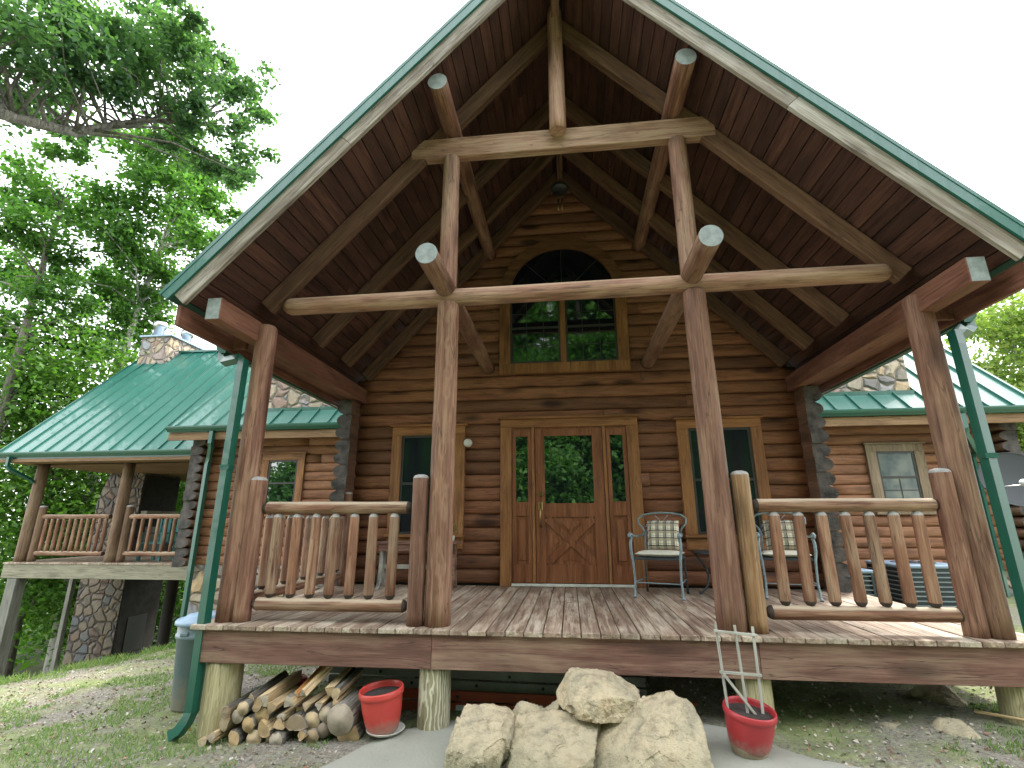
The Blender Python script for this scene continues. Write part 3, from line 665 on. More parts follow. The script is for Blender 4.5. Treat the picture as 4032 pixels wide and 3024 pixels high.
for ang in (45, 90, 135): p = Vector((wx, YF-.017, 4.2)); d = Vector((math.cos(R(ang)), 0, math.sin(R(ang)))); m.tube([p, p+d*.79], .006, 4, sq=True)
m.build('arch_bars', M['screen'], aw)
# upper roof over the middle part
lightm = MB(); lightm.tube([(-1.44, YF-.0, 1.92), (-1.44, YF-.03, 1.92), (-1.44, YF-.05, 1.92), (-1.44, YF-.09, 1.92), (-1.44, YF-.115, 1.92)], [.04, .042, .062, .058, .03], 16)
lo_ = lightm.build('wall_light', M['white'], None)
tag(lo_, 'small round cream wall light between the left window and the front door', 'wall light')

# ================================================================== FRONT PORCH
porch = empty('front_porch', (0, 0, -.7), 'open timber front porch with steep gable roof on round log posts and weathered plank deck', 'porch')
# deck boards
m = MB(); x = -3.22; i = 0; rb = random.Random(4)
while x < 3.36:
    w_ = min(.148, 3.40-x); y0 = -.03+rb.uniform(-.006, .006)
    m.box((x, y0, -.038+rb.uniform(-.001, .001)), (x+w_-.007, 2.79, rb.uniform(-.002, .002)), 0, .004); x += .1485
deck = m.build('deck', M['deck'], porch)
m = MB(); m.box((-3.18, .004, -.292), (-1.146, .045, -.0405), 0, .003); m.box((-1.143, .004, -.292), (1.352, .045, -.0405), 0, .003); m.box((1.355, .004, -.292), (3.36, .045, -.0405), 0, .003)
m.box((-3.18, .0455, -.29), (-3.14, 2.8, -.0405)); m.box((3.32, .0455, -.29), (3.36, 2.8, -.0405)); m.build('rim_board', M['fascia'], porch)
m = MB()
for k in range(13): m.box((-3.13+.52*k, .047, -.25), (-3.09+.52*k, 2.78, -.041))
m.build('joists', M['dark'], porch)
for x, r, mt in ((-2.98, .15, 'pier'), (-1.145, .132, 'pier_grain'), (1.33, .13, 'pier'), (3.19, .155, 'pier')):
    z = gz(x, .15)-.08; log('pier', (x, .16, z), (x, .16, -.293), r, r*.96, [M[mt], M['endgrain']], porch)
for x in (-2.9, 0, 3): log('pier', (x, 2.5, gz(x, 2.5)-.1), (x, 2.5, -.26), .12, None, [M['pier'], M['endgrain']], porch)
# main posts
PX = [-3.02, -1.145, 1.222, 3.10]
log('post', (PX[0], .16, 0), (PX[0], .16, 2.77), .100, .098, [M['post'], M['endgrain']], porch, e1='dome', em1=0)
log('post', (PX[1], .16, 0), (PX[1]+.005, .16, 2.935), .112, .104, [M['post_grain'], M['endgrain']], porch, e1='dome', em1=0, label='log post with wavy yellow grain, left of the steps opening')
log('post', (PX[2], .16, 0), (PX[2]-.015, .16, 2.935), .112, .104, [M['post'], M['endgrain']], porch, e1='dome', em1=0)
log('post', (PX[3], .16, 0), (PX[3], .16, 2.77), .110, .105, [M['post'], M['endgrain']], porch, e1='dome', em1=0)
# horizontal tie log with rising ends
log('tie_log', (-2.87, .16, 2.96), (2.95, .16, 3.0), .088, .085, [M['tie'], M['tie']], porch, e0='taper', e1='taper', segs=30)
for x in (-1.158, 1.20): log('upper_post', (x, .16, 3.04), (x, .15, 4.63), .094, .088, [M['tie'], M['tie']], porch, e1='dome')
m = MB(); m.box((-1.60, .11, 4.60), (1.58, .21, 4.845), 0, .006); m.build('tie_beam', M['tiebeam'], porch)
log('king_post', (-.01, .04, 4.74), (-.01, .04, 6.40), .088, .08, [M['tie'], M['tie']], porch)
for sx, x in ((-1, -1.163), (1, 1.185)):
    log('purlin_log', (x, -.58, 3.045), (x*.995, 2.80, 3.045), .098, .092, [M['post'], M['endgrain']], porch, segs=20)
    log('purlin_log', (x, -.50, 4.965), (x*.995, 2.80, 4.945), .096, .092, [M['post'], M['endgrain']], porch, segs=20)
# side beams
for s in (-1, 1):
    xa, xb = sorted((s*3.05, s*3.19)); m = MB(); m.box((xa, -.5, 2.565), (xb, 2.9, 2.775), 0, .006)
    for i, fc in enumerate(m.f):
        ys_ = [m.v[q][1] for q in fc]
        if max(ys_)-min(ys_) < 1e-5 and ys_[0] < 0: m.m[i] = 1
    m.build('side_beam', [M['beam'], M['endgrain']], porch)
# rafters
Z0 = 6.45; un = Vector((1, 0, SL)).normalized()
for y in (.16, 1.2, 2.0, 2.72):
    for s in (-1, 1):
        dn = Vector((s, 0, -SL)).normalized(); nrm = Vector((-s*SL, 0, -1)).normalized()    # pointing inwards/down
        p0 = Vector((0, y, Z0-.02))+nrm*.085; 
        beam('rafter', p0+dn*.05, p0+dn*4.62, .095, .165, M['rafter'], porch, upv=-nrm)
beam('ridge_beam', (0, -.55, 6.30), (0, 2.78, 6.30), .09, .2, M['rafter'], porch)
# roof: soffit boards, metal skin, rake boards
YB = 9.3
pr_roof = None
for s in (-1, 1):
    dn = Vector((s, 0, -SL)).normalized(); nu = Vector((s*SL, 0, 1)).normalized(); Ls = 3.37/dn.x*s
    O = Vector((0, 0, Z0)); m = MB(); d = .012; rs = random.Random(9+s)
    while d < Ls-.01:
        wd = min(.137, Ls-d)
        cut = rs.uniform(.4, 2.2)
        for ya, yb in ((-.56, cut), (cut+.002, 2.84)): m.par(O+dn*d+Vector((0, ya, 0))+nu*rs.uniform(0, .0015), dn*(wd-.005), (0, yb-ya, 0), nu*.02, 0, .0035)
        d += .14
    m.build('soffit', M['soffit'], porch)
    # roof build-up + metal
    m = MB(); m.par(O+nu*.0225+Vector((0, -.57, 0)), dn*(Ls+.01), (0, YB+.57, 0), nu*.09); m.build('roof_deck', M['dark'], porch)
    m = MB(); m.par(O+nu*.118+Vector((0, -.62, 0)), dn*(Ls+.10), (0, YB+.62, 0), nu*.02)
    m.par(O+nu*.06+Vector((0, -.63, 0)), dn*(Ls+.09), (0, .022, 0), nu*.078)     # drip edge on the rake
    m.par(O+nu*.1385+Vector((0, -.635, 0)), dn*(Ls+.10), (0, .09, 0), nu*.03)
    y = -.1
    while y < YB: m.par(O+nu*.138+Vector((0, y, 0)), dn*(Ls+.1), (0, .022, 0), nu*.035); y += .41
    rf = m.build('roof_panel', M['metal'], porch)
    # rake board, two lengths
    nd = -nu
    for a, b in ((.0, 2.95), (2.953, Ls+.02)):
        beam('rake_board', O+dn*a+Vector((0, -.585, 0))+nu*-.005, O+dn*b+Vector((0, -.585, 0))+nu*-.005, .04, .135, M['rake'], porch, upv=nu, ch=.003)
    # eave: short boxed return, soffit, gutter and downspout
    xe = s*3.42
    a, b = sorted((xe, s*3.38)); m = MB(); m.box((a, -.56, 2.50), (b, .17, 2.69), 0, .004)
    a2, b2 = sorted((xe, s*3.24)); m.box((a2, .1705, 2.53), (b2, .21, 2.70), 0, .004); m.build('eave_return', M['beam'], porch)
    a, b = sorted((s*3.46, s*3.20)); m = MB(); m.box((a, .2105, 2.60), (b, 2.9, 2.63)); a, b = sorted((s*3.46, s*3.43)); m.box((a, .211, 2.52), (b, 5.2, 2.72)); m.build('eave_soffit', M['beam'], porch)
    m = MB(); m.prism([(0, 0), (s*.06, 0), (s*.11, .05), (s*.12, .11), (0, .11)], (s*3.461, .18, 2.50), (1, 0, 0), (0, 0, 1), (0, 4.9, 0)); m.build('gutter', M['green'], porch)
    xs = -3.155 if s < 0 else 3.265
    m = MB(); m.tube([(s*3.52, .24, 2.52), (s*3.52, .22, 2.45), (s*3.46, .19, 2.405), (xs+s*.08, .10, 2.405), (xs+s*.01, .07, 2.36), (xs, .05, 2.25), (xs, .04, .4), (xs+(.0 if s > 0 else .018), .03, -.66), (xs-.005, .02, -.73), (xs-.04, .0, -.79), (xs-.10, -.01, gz(xs-.10, 0)+.035)], .052, 4, sq=True)
    for zz in (1.3,): m.box((xs-.045, .0, zz), (xs+.045, .085, zz+.04))
    m.build('downspout', M['green'], porch)
# ---------------------------------------------------------------- railings
def baluster(p0, p1, parent, r=.045, mat='rail'):
    return log('baluster', p0, p1, r, r*.95, [M[mat], M['tip'], M['greycap']], parent, e0='taper', e1='taper', facet=.05, segs=8, n=9, em0=1, em1=2)
def newel(x, y, parent, mat='post', top=1.24, r=.075):
    return log('newel_post', (x, y, 0), (x, y, top), r, r*.97, [M[mat], M['greycap']], parent, e1='dome', facet=.03)
def railing(parent, a, b, y=.16, xs=(), z0=.142, z1=.955, r=.055):
    rail_r = empty('railing', ((a+b)/2, y, 0)); rail_r.parent = parent; rail_r.matrix_parent_inverse = W[parent.name].inverted()
    log('rail', (a, y, z1), (b, y, z1-.002), r, r*.95, [M['rail'], M['tip']], rail_r, e0='taper', e1='taper', facet=.06)
    log('rail', (a+.01, y, z0), (b, y, z0), r, r*.95, [M['rail'], M['tip']], rail_r, e0='taper', e1='taper', facet=.06)
    for x in xs: baluster((x+random.uniform(-.006, .006), y, z0+r*.8), (x+random.uniform(-.006, .006), y, z1-r*.8), rail_r)
    return rail_r
rl = railing(porch, -2.82, -1.40, xs=[-2.655, -2.472, -2.291, -2.112, -1.932, -1.752, -1.568])
newel(-2.88, .14, rl); newel(-1.325, .12, rl, r=.072)
rr_ = railing(porch, 1.475, 2.915, xs=[1.65, 1.83, 2.015, 2.197, 2.378, 2.56, 2.733])
newel(1.41, .14, rr_, 'post_tan', r=.074).__setitem__('label', 'bright tan newel post beside the brown porch post'); newel(2.96, .14, rr_, r=.078)
# side railing on the left end
sr = empty('railing', (-3.05, 1.4, 0)); sr.parent = porch; sr.matrix_parent_inverse = W[porch.name].inverted()
for z in (.955, .142): log('rail', (-3.06, .28, z), (-3.10, 2.52, z), .052, .05, [M['rail'], M['tip']], sr, e0='taper', e1='taper', facet=.06)
newel(-3.12, 2.60, sr, r=.068)
for k in range(10): y = .48+k*.21; baluster((-3.065-.004*k, y, .185), (-3.065-.004*k, y, .91), sr)

# ---------------------------------------------------------------- wind chime
ch = empty('wind_chime', (0, 1.5, 4.8), 'wind chime with dark disc and two pale tubes hanging under the porch ridge', 'wind chime')
m = MB(); m.lathe([(0, .03), (.11, .03), (.12, 0), (.11, -.03), (0, -.03)], (-.01, 1.5, 5.14)); m.build('top_disc', M['black'], ch)
m = MB(); m.tube([(-.01, 1.5, 5.17), (-.01, 1.5, 6.2)], .004, 5); m.build('cord', M['black'], ch)
for x, y in ((-.035, 1.5), (.015, 1.49)): m = MB(); m.tube([(x, y, 4.80), (x, y, 4.98)], .011, 8); m.tube([(x, y, 4.98), (x, y, 5.11)], .002, 4); m.build('chime_tube', M['brass'], ch)

# ---------------------------------------------------------------- armchairs
def armchair(loc, rz, label, group):
    c_ = empty('armchair', loc, label, 'armchair', group, rz); MW = W[c_.name]
    def T(m, name, mat, par=c_): return m.build(name, mat, par, MW)
    hw, dp = .265, .24
    for sx in (-1, 1):
        m = MB(); m.tube([(sx*hw, -dp-.01, 0), (sx*hw, -dp, .012), (sx*(hw-.005), -dp, .03), (sx*(hw-.012), -dp, .2), (sx*(hw-.002), -dp, .40), (sx*(hw+.012), -dp-.008, .50), (sx*(hw+.014), -dp-.01, .58), (sx*(hw), -dp+.005, .66)], [.02, .021, .013, .012, .014, .017, .017, .015], 8)
        T(m, 'leg', M['iron'])
        m = MB(); m.tube([(sx*(hw-.03), dp+.06, 0), (sx*(hw-.03), dp+.03, .2), (sx*(hw-.035), dp, .42)], [.014, .012, .012], 8); T(m, 'leg', M['irondark'])
        m = MB(); pts = [(sx*(hw+.01), -dp-.035, .645), (sx*(hw+.012), -dp-.045, .675), (sx*(hw+.01), -dp-.01, .69), (sx*(hw), -dp+.08, .665), (sx*(hw-.01), 0, .655), (sx*(hw-.03), dp-.05, .66), (sx*(hw-.045), dp+.02, .70)]
        m.tube(pts, [.02, .024, .018, .014, .013, .013, .012], 8); T(m, 'armrest', M['iron'])
    # back hoop
    m = MB(); P_ = [(-.20, dp, .42), (-.212, dp+.01, .56), (-.205, dp+.02, .68), (-.235, dp+.03, .75), (-.285, dp+.04, .80), (-.29, dp+.05, .86), (-.23, dp+.055, .905)]
    Q = P_+[(-.12, dp+.06, .925), (0, dp+.06, .93), (.12, dp+.06, .925)]+[(-x, y, z) for x, y, z in reversed(P_)]
    m.tube(Q, .012, 8)
    for sx in (-1, 1): m.tube([(sx*.205, dp+.02, .70), (sx*.17, dp+.02, .73), (sx*.15, dp+.02, .76), (sx*.165, dp+.02, .79), (sx*.19, dp+.02, .78)], .009, 6)
    m.tube([(-.2, dp+.03, .76), (-.1, dp+.03, .785), (0, dp+.035, .78), (.1, dp+.03, .785), (.2, dp+.03, .76)], .008, 6)
    for sx in (-1, 1):
        m.tube([(sx*.02, dp+.035, .79), (sx*.07, dp+.04, .84), (sx*.12, dp+.04, .83), (sx*.13, dp+.04, .80)], .006, 5); m.tube([(0, dp+.035, .785), (sx*.03, dp+.04, .85), (sx*.08, dp+.045, .90)], .005, 5)
    for k in range(3): m.tube([(-.2, dp+.012, .48+k*.09), (.2, dp+.012, .48+k*.09)], .005, 5)
    for k in range(4): x = -.12+.08*k; m.tube([(x, dp+.012, .44), (x*1.1, dp+.02, .60), (x, dp+.03, .77)], .005, 5)
    T(m, 'backrest', M['iron'])
    m = MB(); m.par((-hw+.01, -dp, .405), (2*hw-.02, 0, 0), (0, 2*dp, 0), (0, 0, .025), 0, .006); T(m, 'seat_frame', M['irondark'])
    m = MB(); m.tube([(-hw+.012, -dp, .16), (-.1, -dp+.05, .155), (0, -dp+.06, .153), (.1, -dp+.05, .155), (hw-.012, -dp, .16)], .007, 6)
    for sx in (-1, 1): m.tube([(sx*(hw-.012), -dp, .165), (sx*(hw-.03), dp+.035, .165)], .007, 6)
    T(m, 'stretcher', M['iron'])
    # rounded cushion
    cu = pillow_mesh(.50, .46, .07); o = cu.build('seat_cushion', M['cream'], c_, MW @ Matrix.Translation((0, 0, .466)))
    pl = pillow_mesh(.37, .34, .12); 
    return c_
def pillow_mesh(wx_, wy, th, n=14, pw=4):
    m = MB(); V = []; F = []
    def h(u, v): return (max(0, 1-abs(u)**pw)*max(0, 1-abs(v)**pw))**.45
    for s in (1, -1):
        for j in range(n+1):
            for i in range(n+1):
                u, v = i/n*2-1, j/n*2-1; V.append((u*wx_/2*(1-.02*(1-v*v)), v*wy/2*(1-.02*(1-u*u)), s*th/2*h(u, v)))
    k = (n+1)**2
    for j in range(n):
        for i in range(n):
            a = j*(n+1)+i; F.append((a, a+1, a+n+2, a+n+1)); F.append((k+a, k+a+n+1, k+a+n+2, k+a+1))
    m.add(V, F, 0, True); return m
grp = 'wrought iron armchairs on the porch'
ac1 = armchair((1.02, 2.03, 0), R(-20), 'iron armchair with cream seat nearest the front door', None)
ac1['group'] = grp
ac2 = copy_tree(ac1, loc=(2.44, 2.09, 0), rz=R(-16)); ac2['label'] = 'iron armchair seen through the right porch railing, beside the corner logs'
def throw(loc, rz, label):
    MWp = Matrix.Translation(loc) @ Matrix.Rotation(rz, 4, 'Z') @ Matrix.Rotation(R(-14), 4, 'X') @ Matrix.Rotation(R(90), 4, 'X')
    m = pillow_mesh(.37, .34, .13); 
    m.v = [(x, -z, y) for x, y, z in m.v]
    mw = Matrix.Translation(loc) @ Matrix.Rotation(rz, 4, 'Z') @ Matrix.Rotation(R(-14), 4, 'X')
    tag(m.build('throw_pillow', M['plaid'], None, mw), label, 'pillow', 'plaid pillows on the armchairs')
throw((1.09, 2.11, .67), R(-20), 'black and cream plaid pillow on the armchair nearest the door')
throw((2.47, 2.17, .67), R(-16), 'black and cream plaid pillow on the armchair behind the right railing')
# side table
st_ = empty('side_table', (1.76, 2.2, 0), 'dark iron side table with curved legs between the two armchairs', 'table')
m = MB(); m.lathe([(0, .485), (.31, .485), (.325, .475), (.32, .455), (0, .455)], (1.76, 2.2, 0)); m.build('table_top', M['irondark'], st_)
for k in range(4):
    a = R(176+90*k); d = Vector((math.cos(a), math.sin(a), 0)); b = Vector((1.76, 2.2, 0))
    m = MB(); m.tube([b+d*.30+Vector((0, 0, .455)), b+d*.25+Vector((0, 0, .38)), b+d*.19+Vector((0, 0, .29)), b+d*.165+Vector((0, 0, .2)), b+d*.19+Vector((0, 0, .09)), b+d*.26+Vector((0, 0, .02)), b+d*.29+Vector((0, 0, .008))], [.010, .012, .014, .015, .013, .012, .014], 7); m.build('leg', M['irondark'], st_)
m = MB(); m.lathe([(.15, .245), (.165, .235), (.15, .225), (.14, .235), (.15, .245)], (1.76, 2.2, 0), 24); m.build('ring', M['irondark'], st_)
# bench under the left window
bn = empty('bench', (-2.0, 2.4, 0), 'narrow weathered bench with dark plank top under the left window', 'bench')
m = MB(); m.box((-2.56, 2.28, .545), (-1.47, 2.58, .58), 0, .005); m.box((-2.50, 2.30, .46), (-1.53, 2.325, .5445), 0, .004); m.build('bench_top', M['fascia'], bn)
for x in (-2.50, -1.54):
    mt = M['trellis'] if x < -2 else M['fascia']
    m = MB(); m.prism([(-.02, 0), (.03, 0), (.05, .04), (.10, .30), (.10, .545), (.22, .545), (.22, .30), (.27, .04), (.29, 0), (.24, 0), (.16, .12)], (x-.02, 2.29, 0), (0, 1, 0), (0, 0, 1), (.05, 0, 0)); m.build('leg', mt, bn)
m = MB(); m.box((-2.47, 2.42, .235), (-1.56, 2.45, .29), 0, .003); m.build('stretcher', M['trellis'], bn)
fp = empty('flower_pot', (-1.56, 2.42, .58), 'small glass jar of green and yellow flowers on the bench by the left window', 'plant pot')
m = MB(); m.lathe([(0, 0), (.03, 0), (.035, .06), (.03, .07), (.0, .07)], (-1.56, 2.42, .581), 16); m.build('jar', M['dustwhite'], fp)
m = MB(); rq = random.Random(5)
for k in range(40):
    p = Vector((-1.56, 2.42, .65)); q = p+Vector((rq.uniform(-.05, .05), rq.uniform(-.05, .05), rq.uniform(.02, .15))); e = Vector((rq.uniform(-1, 1), rq.uniform(-1, 1), .3)).normalized()*.025; g_ = e.cross(Vector((0, 0, 1)))*.5
    m.add([q-e, q+g_, q+e, q-g_], [(0, 1, 2, 3)])
m.build('leaves', M['leaf_yel'], fp)

# ================================================================== SIDE PORCH (left, set back)
sp_ = empty('side_porch', (-10.5, 7, -1.5), 'raised side porch with green metal roof and log railing, left of the cabin', 'porch')
m = MB(); x = -13.05
while x < -7.85: m.box((x, 6.48, -.09), (x+.14, 10.6, -.055)); x += .1455
m.build('deck', M['deck'], sp_)
m = MB(); m.box((-13.05, 6.50, -.40), (-7.8, 6.56, -.0905), 0, .004); m.build('rim_beam', M['greywood'], sp_)
m = MB()
for k in range(11): m.box((-13+.5*k, 6.561, -.36), (-12.95+.5*k, 10.6, -.0905))
m.build('joists', M['dark'], sp_)
for x in (-12.82, -10.50): log('post', (x, 6.66, -.055), (x, 6.66, 2.2), .13, .12, [M['dimwood'], M['endgrain']], sp_)
for x, y, ww in ((-12.72, 6.6, .24), (-12.95, 8.2, .11)): beam('support_post', (x, y, gz(x, y)-.3), (x, y, -.41), ww, ww, M['greypost'], sp_, upv=(0, 1, 0))
log('support_post', (-9.95, 8, -3.2), (-9.95, 8, -.38), .13, .13, [M['dark'], M['dark']], sp_)
m = MB(); m.box((-13.1, 6.55, 2.2), (-7.9, 6.75, 2.36), 0, .005); m.build('header_beam', M['cap'], sp_)
S3 = 1.05; ye, ze, yr = 6.05, 2.40, 9.5; x0, x1 = -13.42, -7.9
n_ = Vector((0, -S3, 1)).normalized()
m = MB(); m.par((x0, 2*yr-ye, ze), (x1-x0, 0, 0), (0, -(yr-ye), S3*(yr-ye)), Vector((0, S3, 1)).normalized()*.03)
x = x0+.05
m.par((x0, ye, ze), (.0495, 0, 0), (0, yr-ye, S3*(yr-ye)), n_*.03)
while x < x1: m.par((x+.0005, ye, ze), (min(.409, x1-x), 0, 0), (0, yr-ye, S3*(yr-ye)), n_*(.03+rsd.uniform(-.001, .002))); m.par((x, ye-.001, ze), (.022, 0, 0), (0, yr-ye, S3*(yr-ye)), n_*.065); x += .41
m.box((x0, yr-.1, ze+S3*(yr-ye)+.0), (x1, yr+.1, ze+S3*(yr-ye)+.06))
rf = m.build('roof', M['metal'], sp_)
m = MB(); m.par((x0+.05, ye+.02, ze-.09), (x1-x0-.05, 0, 0), (0, yr-ye, S3*(yr-ye)), n_*.06); m.par((x0+.05, 2*yr-ye-.02, ze-.09), (x1-x0-.05, 0, 0), (0, -(yr-ye), S3*(yr-ye)), Vector((0, S3, 1)).normalized()*.06); m.build('roof_deck', M['dark'], rf)
m = MB(); pr = [(0, 0), (-.055, 0), (-.07, .02), (-.10, .05), (-.115, .085), (-.115, .11), (0, .11)]
m.prism(pr, (x0, ye, 2.30), (0, 1, 0), (0, 0, 1), (x1-x0, 0, 0)); m.box((x0, ye+.001, 2.26), (x1, ye+.04, 2.40)); m.build('gutter', M['green'], rf)
m = MB(); m.box((x0+.02, ye+.001, 2.19), (x1, ye+.05, 2.259)); m.box((x0+.1, ye+.0505, 2.20), (x1, 13, 2.23)); m.build('porch_ceiling', M['cap'], rf)
m = MB(); m.tube([(-13.0, 5.99, 2.3), (-13.0, 5.99, 2.1), (-12.97, 6.05, 2.02), (-12.85, 6.45, 1.82), (-12.83, 6.52, 1.75)], .045, 4, sq=True); m.build('downspout', M['green'], rf)
def far_rail(a, b, n, y=6.68, rail_x=()):
    r_ = empty('railing', ((a+b)/2, y, 0)); r_.parent = sp_; r_.matrix_parent_inverse = W[sp_.name].inverted()
    for z in (.955, .13): log('rail', (a, y, z), (b, y, z), .055, .052, [M['rail'], M['tip']], r_, facet=.05)
    for k in range(n): x = a+(b-a)*(k+.6)/(n+.2); log('baluster', (x, y, .165), (x, y, .93), .040, .036, [M['rail'], M['greycap']], r_, e1='taper', facet=.1, segs=5, n=9)
    for x in rail_x: log('newel_post', (x, y, -.055), (x, y, 1.22), .085, .08, [M['dimwood'], M['greycap']], r_, e1='dome')
far_rail(-12.5, -10.75, 11, rail_x=(-12.57,)); far_rail(-10.22, -7.95, 11, rail_x=(-10.28,))
# chimney with fireplace
m = MB()
def cbox(x0, x1, y0, y1, z0, z1): m.box((x0, y0, z0), (x1, y1, z1))
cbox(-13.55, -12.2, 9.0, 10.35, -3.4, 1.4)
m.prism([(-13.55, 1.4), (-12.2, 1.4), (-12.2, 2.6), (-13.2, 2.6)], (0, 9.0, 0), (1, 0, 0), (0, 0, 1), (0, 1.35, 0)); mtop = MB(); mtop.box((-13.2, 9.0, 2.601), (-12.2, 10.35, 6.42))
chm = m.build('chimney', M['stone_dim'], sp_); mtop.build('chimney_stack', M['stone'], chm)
m = MB(); m.box((-13.26, 8.94, 6.42), (-12.14, 10.41, 6.48), 0, .01); m.build('chimney_cap', M['actop'], chm)
for x, y in ((-12.9, 9.25), (-12.6, 10.05)):
    m = MB(); m.lathe([(.0, .0), (.15, 0), (.15, .34), (.19, .34), (.19, .52), (.0, .56)], (x, y, 6.481), 20); m.build('flue', M['steel'], chm)
m = MB(); m.box((-12.169, 9.05, 1.0), (-11.95, 10.2, 1.14), 0, .01); m.build('mantel', M['greywood'], chm)
m = MB(); m.box((-12.199, 9.03, -3.3), (-12.17, 10.34, 2.15)); m.build('shade_panel', M['soot_shade'], chm)  # added panel darkening the chimney side: roof shade and soot in its colour
for za, zb_ in ((-.05, .7), (-2.6, -1.7)): m = MB(); m.box((-12.169, 9.3, za), (-12.15, 9.95, zb_)); m.build('firebox', M['black'], chm)
m = MB(); m.box((-7.9, 10.5, -3.2), (-7.62, 10.6, 2.6)); m.build('rear_post', M['dark'], sp_)
# teal chair and pale frame on the side porch
tc = empty('teal_chair', (-9.9, 7.2, -.055), 'teal slatted chair on the side porch behind its right-hand railing', 'chair')
m = MB(); m.box((-10.2, 7.0, .33), (-9.6, 7.5, .37), 0, .005); m.build('seat', M['teal'], tc)
m = MB()
for k in range(5): m.box((-10.2+k*.125, 7.5, .36), (-10.2+k*.125+.09, 7.53, 1.02), 0, .005)
m.box((-10.2, 7.531, .8), (-9.61, 7.55, .86)); m.build('backrest', M['teal'], tc)
for x in (-10.19, -9.66):
    for y in (7.02, 7.45): m = MB(); m.box((x, y, -.055), (x+.06, y+.05, .329)); m.build('leg', M['teal'], tc)
    m = MB(); m.box((x-.03, 6.98, .56), (x+.09, 7.5, .59), 0, .005); m.box((x, 7.0, .371), (x+.05, 7.05, .5595)); m.build('armrest', M['teal'], tc)
lf = empty('folded_ladder', (-8.6, 6.9, -.055), 'pale blue folded step ladder behind the railing at the right end of the side porch', 'ladder')
for x in (-8.88, -8.52): beam('side_rail', (x+.04, 6.85, -.055), (x, 6.95, .98), .06, .05, M['paleblue'], lf, upv=(0, 1, 0))
for z in (.2, .45, .7, .93): m = MB(); m.box((-8.84, 6.87, z), (-8.5, 6.93, z+.03)); m.build('step', M['paleblue'], lf)

# ================================================================== YARD OBJECTS
# trash can
tx, ty = -3.71, .86; tz = gz(tx, ty); 
tcn = empty('trash_can', (tx, ty, tz), 'tall grey plastic trash can with pale blue lid at the left corner of the porch', 'trash can')
m = MB(); m.lathe([(0, .0), (.195, 0), (.205, .02), (.245, .62), (.262, .63), (.262, .66), (.25, .67), (.255, .76)], (tx, ty, tz), 36); m.build('bin', M['trash'], tcn)
m = MB(); m.lathe([(.27, .745), (.282, .75), (.282, .775), (.27, .79), (.20, .80), (.19, .825), (.0, .84)], (tx, ty, tz), 36); m.build('lid', M['trashlid'], tcn)
m = MB(); 
for a in (-100, 60): m.par((tx+math.cos(R(a))*.24-.04, ty+math.sin(R(a))*.24-.03, tz+.655), (.09, 0, 0), (0, .05, 0), (0, 0, .045), 0, .01)
m.build('handle', M['trash'], tcn)
tag(beam('garden_stake', (-3.30, .25, -1.0), (-3.27, .24, -.56), .014, .03, M['yellow'], None), 'yellow flat stake standing between trash can and downspout', 'stake')
# red pots
def pot(x, y, z, r, h, mat, label, wood_=None, tilt=(0, 0), saucer=True, soil=.97):
    e_ = empty('flower_pot', (x, y, z), label, 'flower pot', 'red pots in front of the porch')
    mw = Matrix.Translation((x, y, z)) @ Matrix.Rotation(tilt[0], 4, 'X') @ Matrix.Rotation(tilt[1], 4, 'Y')
    m = MB(); m.lathe([(0, .012), (r*.60, .012), (r*.66, .02), (r*.78, h*.25), (r*.88, h*.55), (r*.92, h*.80), (r*.93, h*.83), (r*.99, h*.85), (r*1.0, h*.90), (r*.99, h*.97), (r*.96, h), (r*.925, h*.985), (r*.915, h*.9), (r*.89, h*.7), (0, h*.7)], n=48); m.build('pot_body', mat, e_, mw)
    m = MB(); m.lathe([(r*.905, h*(soil-.12)), (r*.5, h*(soil-.11)), (0, h*(soil-.11))], n=24); m.build('soil', M['soil'], e_, mw)
    if saucer:
        m = MB(); m.lathe([(0, -.004), (r*.70, -.004), (r*.86, .018), (r*.84, .02), (r*.68, .004), (0, .004)], (x+.015, y+.01, z+.008), 36); m.build('saucer', M['white'], e_)
    return e_
pot(-1.50, .0, gz(-1.5, 0)+.042, .172, .315, M['red'], 'bright red glazed pot of soil on white saucer beside the firewood', tilt=(R(4), R(-5)))
PXC, PYC, RX, RY = 1.10, -.35, R(7), R(5); pz = gz(PXC, PYC)+.028
pot(PXC, PYC, pz, .165, .275, M['darkred'], 'dark red pot with flaking base holding the grey trellis', tilt=(RX, RY), saucer=False)
V = []; F = []; n = 40
for q in range(5):
    for k in range(n):
        a = 2*math.pi*k/n; top_ = .055+.03*noise.noise(Vector((math.cos(a)*2, math.sin(a)*2, 4)))+.02*math.sin(a*2+1); zz = .004+top_*q/4; r = .104+.024*min(1, zz/.08)+.003; V.append((math.cos(a)*r, math.sin(a)*r, zz))
m = MB(); m.add(V, [(i*n+k, i*n+(k+1) % n, (i+1)*n+(k+1) % n, (i+1)*n+k) for i in range(4) for k in range(n)], 0, True)
m.build('bare_base', M['sand'], bpy.data.objects['flower_pot.002'], Matrix.Translation((PXC, PYC, pz)) @ Matrix.Rotation(RX, 4, 'X') @ Matrix.Rotation(RY, 4, 'Y'))
m = MB(); m.lathe([(0, 0), (.10, .0), (.125, .03), (.12, .032), (.09, .01), (0, .01)], (1.17, -.32, pz-.028), 30); tag(m.build('saucer', M['sand']), 'chipped tan saucer tucked under the right red pot', 'saucer')
